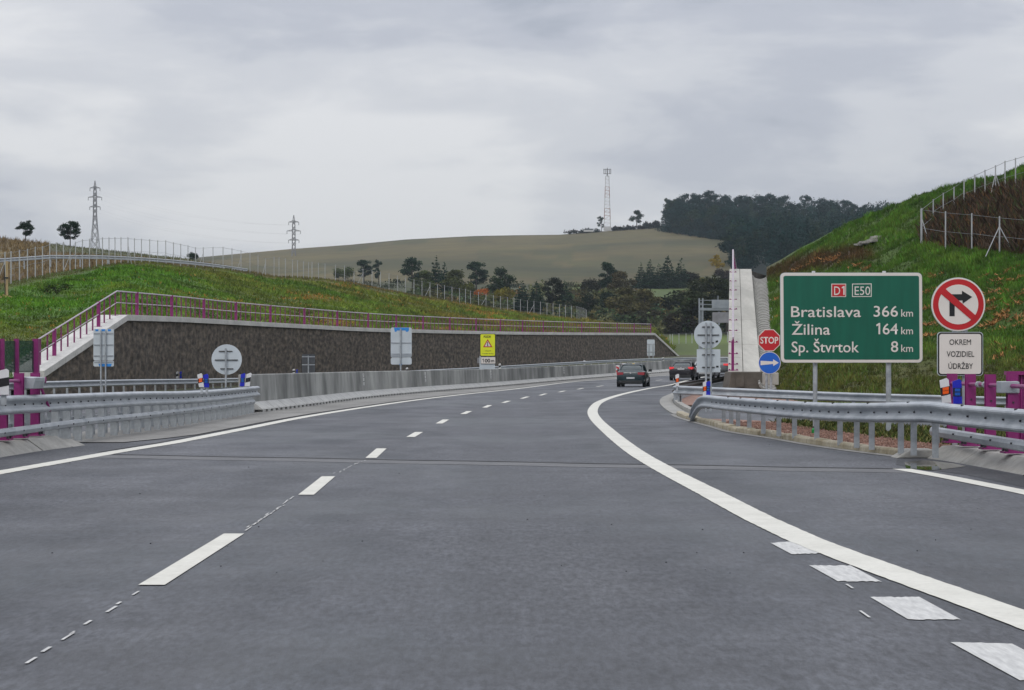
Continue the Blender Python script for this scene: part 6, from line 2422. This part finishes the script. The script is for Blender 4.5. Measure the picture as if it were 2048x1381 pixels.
# ------------------------------------------------------------------ pylons, mast, gantry
def pylon(label, x, ytop, ybase, Z, vis=1.0, bs=1.0):
    b0 = P(x, ybase, Z)
    H = P(x, ytop, Z).z - b0.z
    r = thing("pylon", tuple(b0), label, "pylon")
    u = Z / F
    t = .17 * Z / 900
    mb = MB()
    w0, w1, w2 = 8.5 * u * bs, 3.0 * u, 2.0 * u
    waist = .52
    lv = [(0, w0), (.14, w0 * .80), (.27, w0 * .62), (.39, w0 * .46), (waist, w1), (.60, w1), (.68, w1 * .95), (.76, w1 * .9), (.84, w1 * .85), (.92, w2 * .8), (1.0, .3 * u)]
    for (f0, a), (f1, c) in zip(lv, lv[1:]):
        z0, z1 = b0.z + H * f0, b0.z + H * f1
        for sx in (-1, 1):
            for sy in (-1, 1):
                mb.tube((b0.x + sx * a, Z + sy * a, z0), (b0.x + sx * c, Z + sy * c, z1), t, 4)
        for sy in (-1, 1):
            mb.tube((b0.x - a, Z + sy * a, z0), (b0.x + c, Z + sy * c, z1), t * .7, 4)
            mb.tube((b0.x + a, Z + sy * a, z0), (b0.x - c, Z + sy * c, z1), t * .7, 4)
    mb.build("tower", M["lattice"], r)
    for f_, half in ((.895, 10), (.76, 13.5), (.62, 10.5)):
        z = b0.z + H * f_
        mb = MB()
        for sx in (-1, 1):
            mb.tube((b0.x, Z - w1, z + 3.2 * u), (b0.x + sx * half * u, Z, z), t * .9, 4)
            mb.tube((b0.x, Z - w1, z - .4 * u), (b0.x + sx * half * u, Z, z), t * .9, 4)
            for k in (.3, .6):
                mb.tube((b0.x + sx * half * u * k, Z, z), (b0.x + sx * half * u * (k + .12), Z, z + 3.0 * u * (1 - k)), t * .6, 4)
        mb.build("cross_arm", M["lattice"], r)
        for sx in (-1, 1):
            mb = MB()
            mb.tube((b0.x + sx * half * u, Z, z), (b0.x + sx * half * u, Z, z - 6.0 * u), t * .9, 4)
            mb.build("insulator", M["lattice"], r)
    return r, b0, H


p1, b1_, H1 = pylon("taller lattice power pylon on the left skyline", 190, 362, 500, 900)
p2, b2_, H2 = pylon("lattice power pylon standing in front of the tan hill", 587.5, 431, 562, 860)
pw = thing("power_lines", (b1_.x, 900, b1_.z + 20), "thin power lines strung between and beyond the two pylons", "power line")
for f_, half in ((.895, 10), (.76, 13.5), (.62, 10.5)):
    for sx in (-1, 1):
        a = Vector((b1_.x + sx * half * .2, 900, b1_.z + H1 * f_ - 1.2)); c = Vector((b2_.x + sx * half * .19, 860, b2_.z + H2 * f_ - 1.2)); e = Vector((150, 1150, 62))
        mb = MB()
        pts = [a.lerp(c, k / 8) - Vector((0, 0, 3.2 * (1 - (k / 4 - 1) ** 2))) for k in range(9)]
        for s0, s1 in zip(pts, pts[1:]):
            mb.tube(s0, s1, .011, 3)
        mb.build("wire", M["lattice"], pw)

bM_ = P(1214.5, 461, 980)
HM = (461 - 338) * 980 / F
mast = thing("phone_mast", tuple(bM_), "tall red and white lattice phone mast on the hilltop", "mast")
for k in range(5):
    f0, f1 = k / 5 * .88, (k + 1) / 5 * .88
    mb = MB()
    for m_ in range(3):
        fa, fb = f0 + (f1 - f0) * m_ / 3, f0 + (f1 - f0) * (m_ + 1) / 3
        wa, wb = 1.45 * (1 - .55 * fa), 1.45 * (1 - .55 * fb)
        za, zb = bM_.z + HM * fa, bM_.z + HM * fb
        cs = [(-1, -1), (1, -1), (1, 1), (-1, 1)]
        for sx, sy in cs:
            mb.tube((bM_.x + sx * wa, 980 + sy * wa, za), (bM_.x + sx * wb, 980 + sy * wb, zb), .13, 4)
        mb.tube((bM_.x - wa, 980 - wa, za), (bM_.x + wb, 980 - wb, zb), .07, 4)
        mb.tube((bM_.x - wb, 980 - wb, zb), (bM_.x + wb, 980 - wb, zb), .12, 4)
    mb.build("lattice_section", M["lattice_red"] if k % 2 else M["lattice_white"], mast)
mb = MB()
for dx in (-1.5, -.9, .9, 1.5, 0):
    mb.box((bM_.x + dx, 979.5, bM_.z + HM * (.955 if dx else .97)), (.28, .3, 2.3))
mb.build("antenna_panels", M["lattice"], mast)
mb = MB()
for f_ in (.88, .92, .99):
    mb.box((bM_.x, 980, bM_.z + HM * f_), (3.3 if f_ > .9 else 1.6, 1.2, .12))
mb.tube((bM_.x, 980, bM_.z + HM * .88), (bM_.x, 980, bM_.z + HM * 1.0), .25, 6)
mb.build("head_frame", M["lattice"], mast)
mb = MB()
mb.box((bM_.x, 979, bM_.z + .6), (3.2, 2, 1.6)); mb.build("equipment_cabin", M["lattice_white"], mast)
vn = thing("parked_van", tuple(P(1177, 466, 975)), "tiny white vehicle on the hilltop left of the phone mast", "van")
q = P(1177, 465, 975)
MB().box((q.x, 975, q.z + .55), (4.2, 1.8, .8)).build("body", M["lattice_white"], vn, bevel=.1)
MB().box((q.x + .3, 975, q.z + 1.2), (2.6, 1.6, .6)).build("cabin", M["car_glass"], vn, bevel=.1)

ZQ = 262
gn = thing("sign_gantry", tuple(P(1402, 690, ZQ)), "grey steel sign gantry reaching behind the wing wall", "gantry")
g = lambda x, y, Z=ZQ: P(x, y, Z)
mb = MB()
for x in (1398.5, 1405.5):
    for dz in (0, 1.2):
        a, c = g(x, 597, ZQ + dz), g(x, 720, ZQ + dz)
        mb.box((a.x, a.y, (a.z + c.z) / 2), (.16, .16, a.z - c.z))
for y in range(604, 720, 9):
    a, c = g(1398.5, y), g(1405.5, y + 9)
    mb.tube(a, c, .035, 4); mb.tube(g(1405.5, y), g(1398.5, y + 9), .035, 4)
mb.build("leg", M["gantry"], gn)
mb = MB()
a, c = g(1403, 648), g(1403, 720)
mb.box((a.x, a.y + .5, (g(0, 618).z + c.z) / 2), (.42, .5, g(0, 618).z - c.z)); mb.build("column", M["gantry"], gn)
for y in (601, 609.5, 617):
    mb = MB()
    a, c = g(1397, y), g(1500, y)
    mb.box(((a.x + c.x) / 2, a.y, a.z), (c.x - a.x, .07, .07)); mb.build("walkway_rail", M["gantry"], gn)
mb = MB()
a, c = g(1400, 619.5), g(1500, 619.5)
mb.box(((a.x + c.x) / 2, a.y + .4, a.z), (c.x - a.x, 1.0, .22)); mb.build("beam", M["gantry"], gn)
mb = MB()
a, c = g(1423.5, 600), g(1500, 617.5)
mb.box(((a.x + c.x) / 2, a.y - .1, (a.z + c.z) / 2), (c.x - a.x, .15, a.z - c.z)); mb.build("sign_case", M["gantry"], gn)
mb = MB()
a, c = g(1424.5, 625), g(1500, 646)
mb.box(((a.x + c.x) / 2, a.y - .1, (a.z + c.z) / 2), (c.x - a.x, .12, a.z - c.z)); mb.build("sign_back", M["lattice"], gn)
mb = MB()
mb.tube(g(1436, 592), g(1436, 620), .05, 5); mb.tube(g(1438, 624), g(1438, 650), .12, 5); mb.build("upright", M["gantry"], gn)

# far fence in the meadow
ff = [P(x, y, 330) for x, y in [(1320, 669), (1340, 668.5), (1345, 668), (1358, 667.5), (1372, 667), (1384, 666.5), (1398, 666), (1412, 665.5), (1426, 665), (1440, 664.5), (1455, 664)]]
fence("wire_fence", "short far fence crossing the meadow right of the stone wall's end", ff, 1.5, .05, wires=1)

# ------------------------------------------------------------------ air
hz = MB().box((300, 700, 55), (7400, 3400, 116))
hm = bpy.data.materials.new("haze_air")
hm.use_nodes = True
hn = hm.node_tree.nodes
hn.remove(hn["Principled BSDF"])
pv = hn.new("ShaderNodeVolumePrincipled")
pv.inputs["Color"].default_value = (0.78, 0.90, 1.0, 1)
pv.inputs["Density"].default_value = 0.00012
hm.node_tree.links.new(pv.outputs[0], hn["Material Output"].inputs["Volume"])
hzo = hz.build("haze", hm)
hzo["kind"] = "stuff"
hzo["label"] = "thin damp haze over the valley"
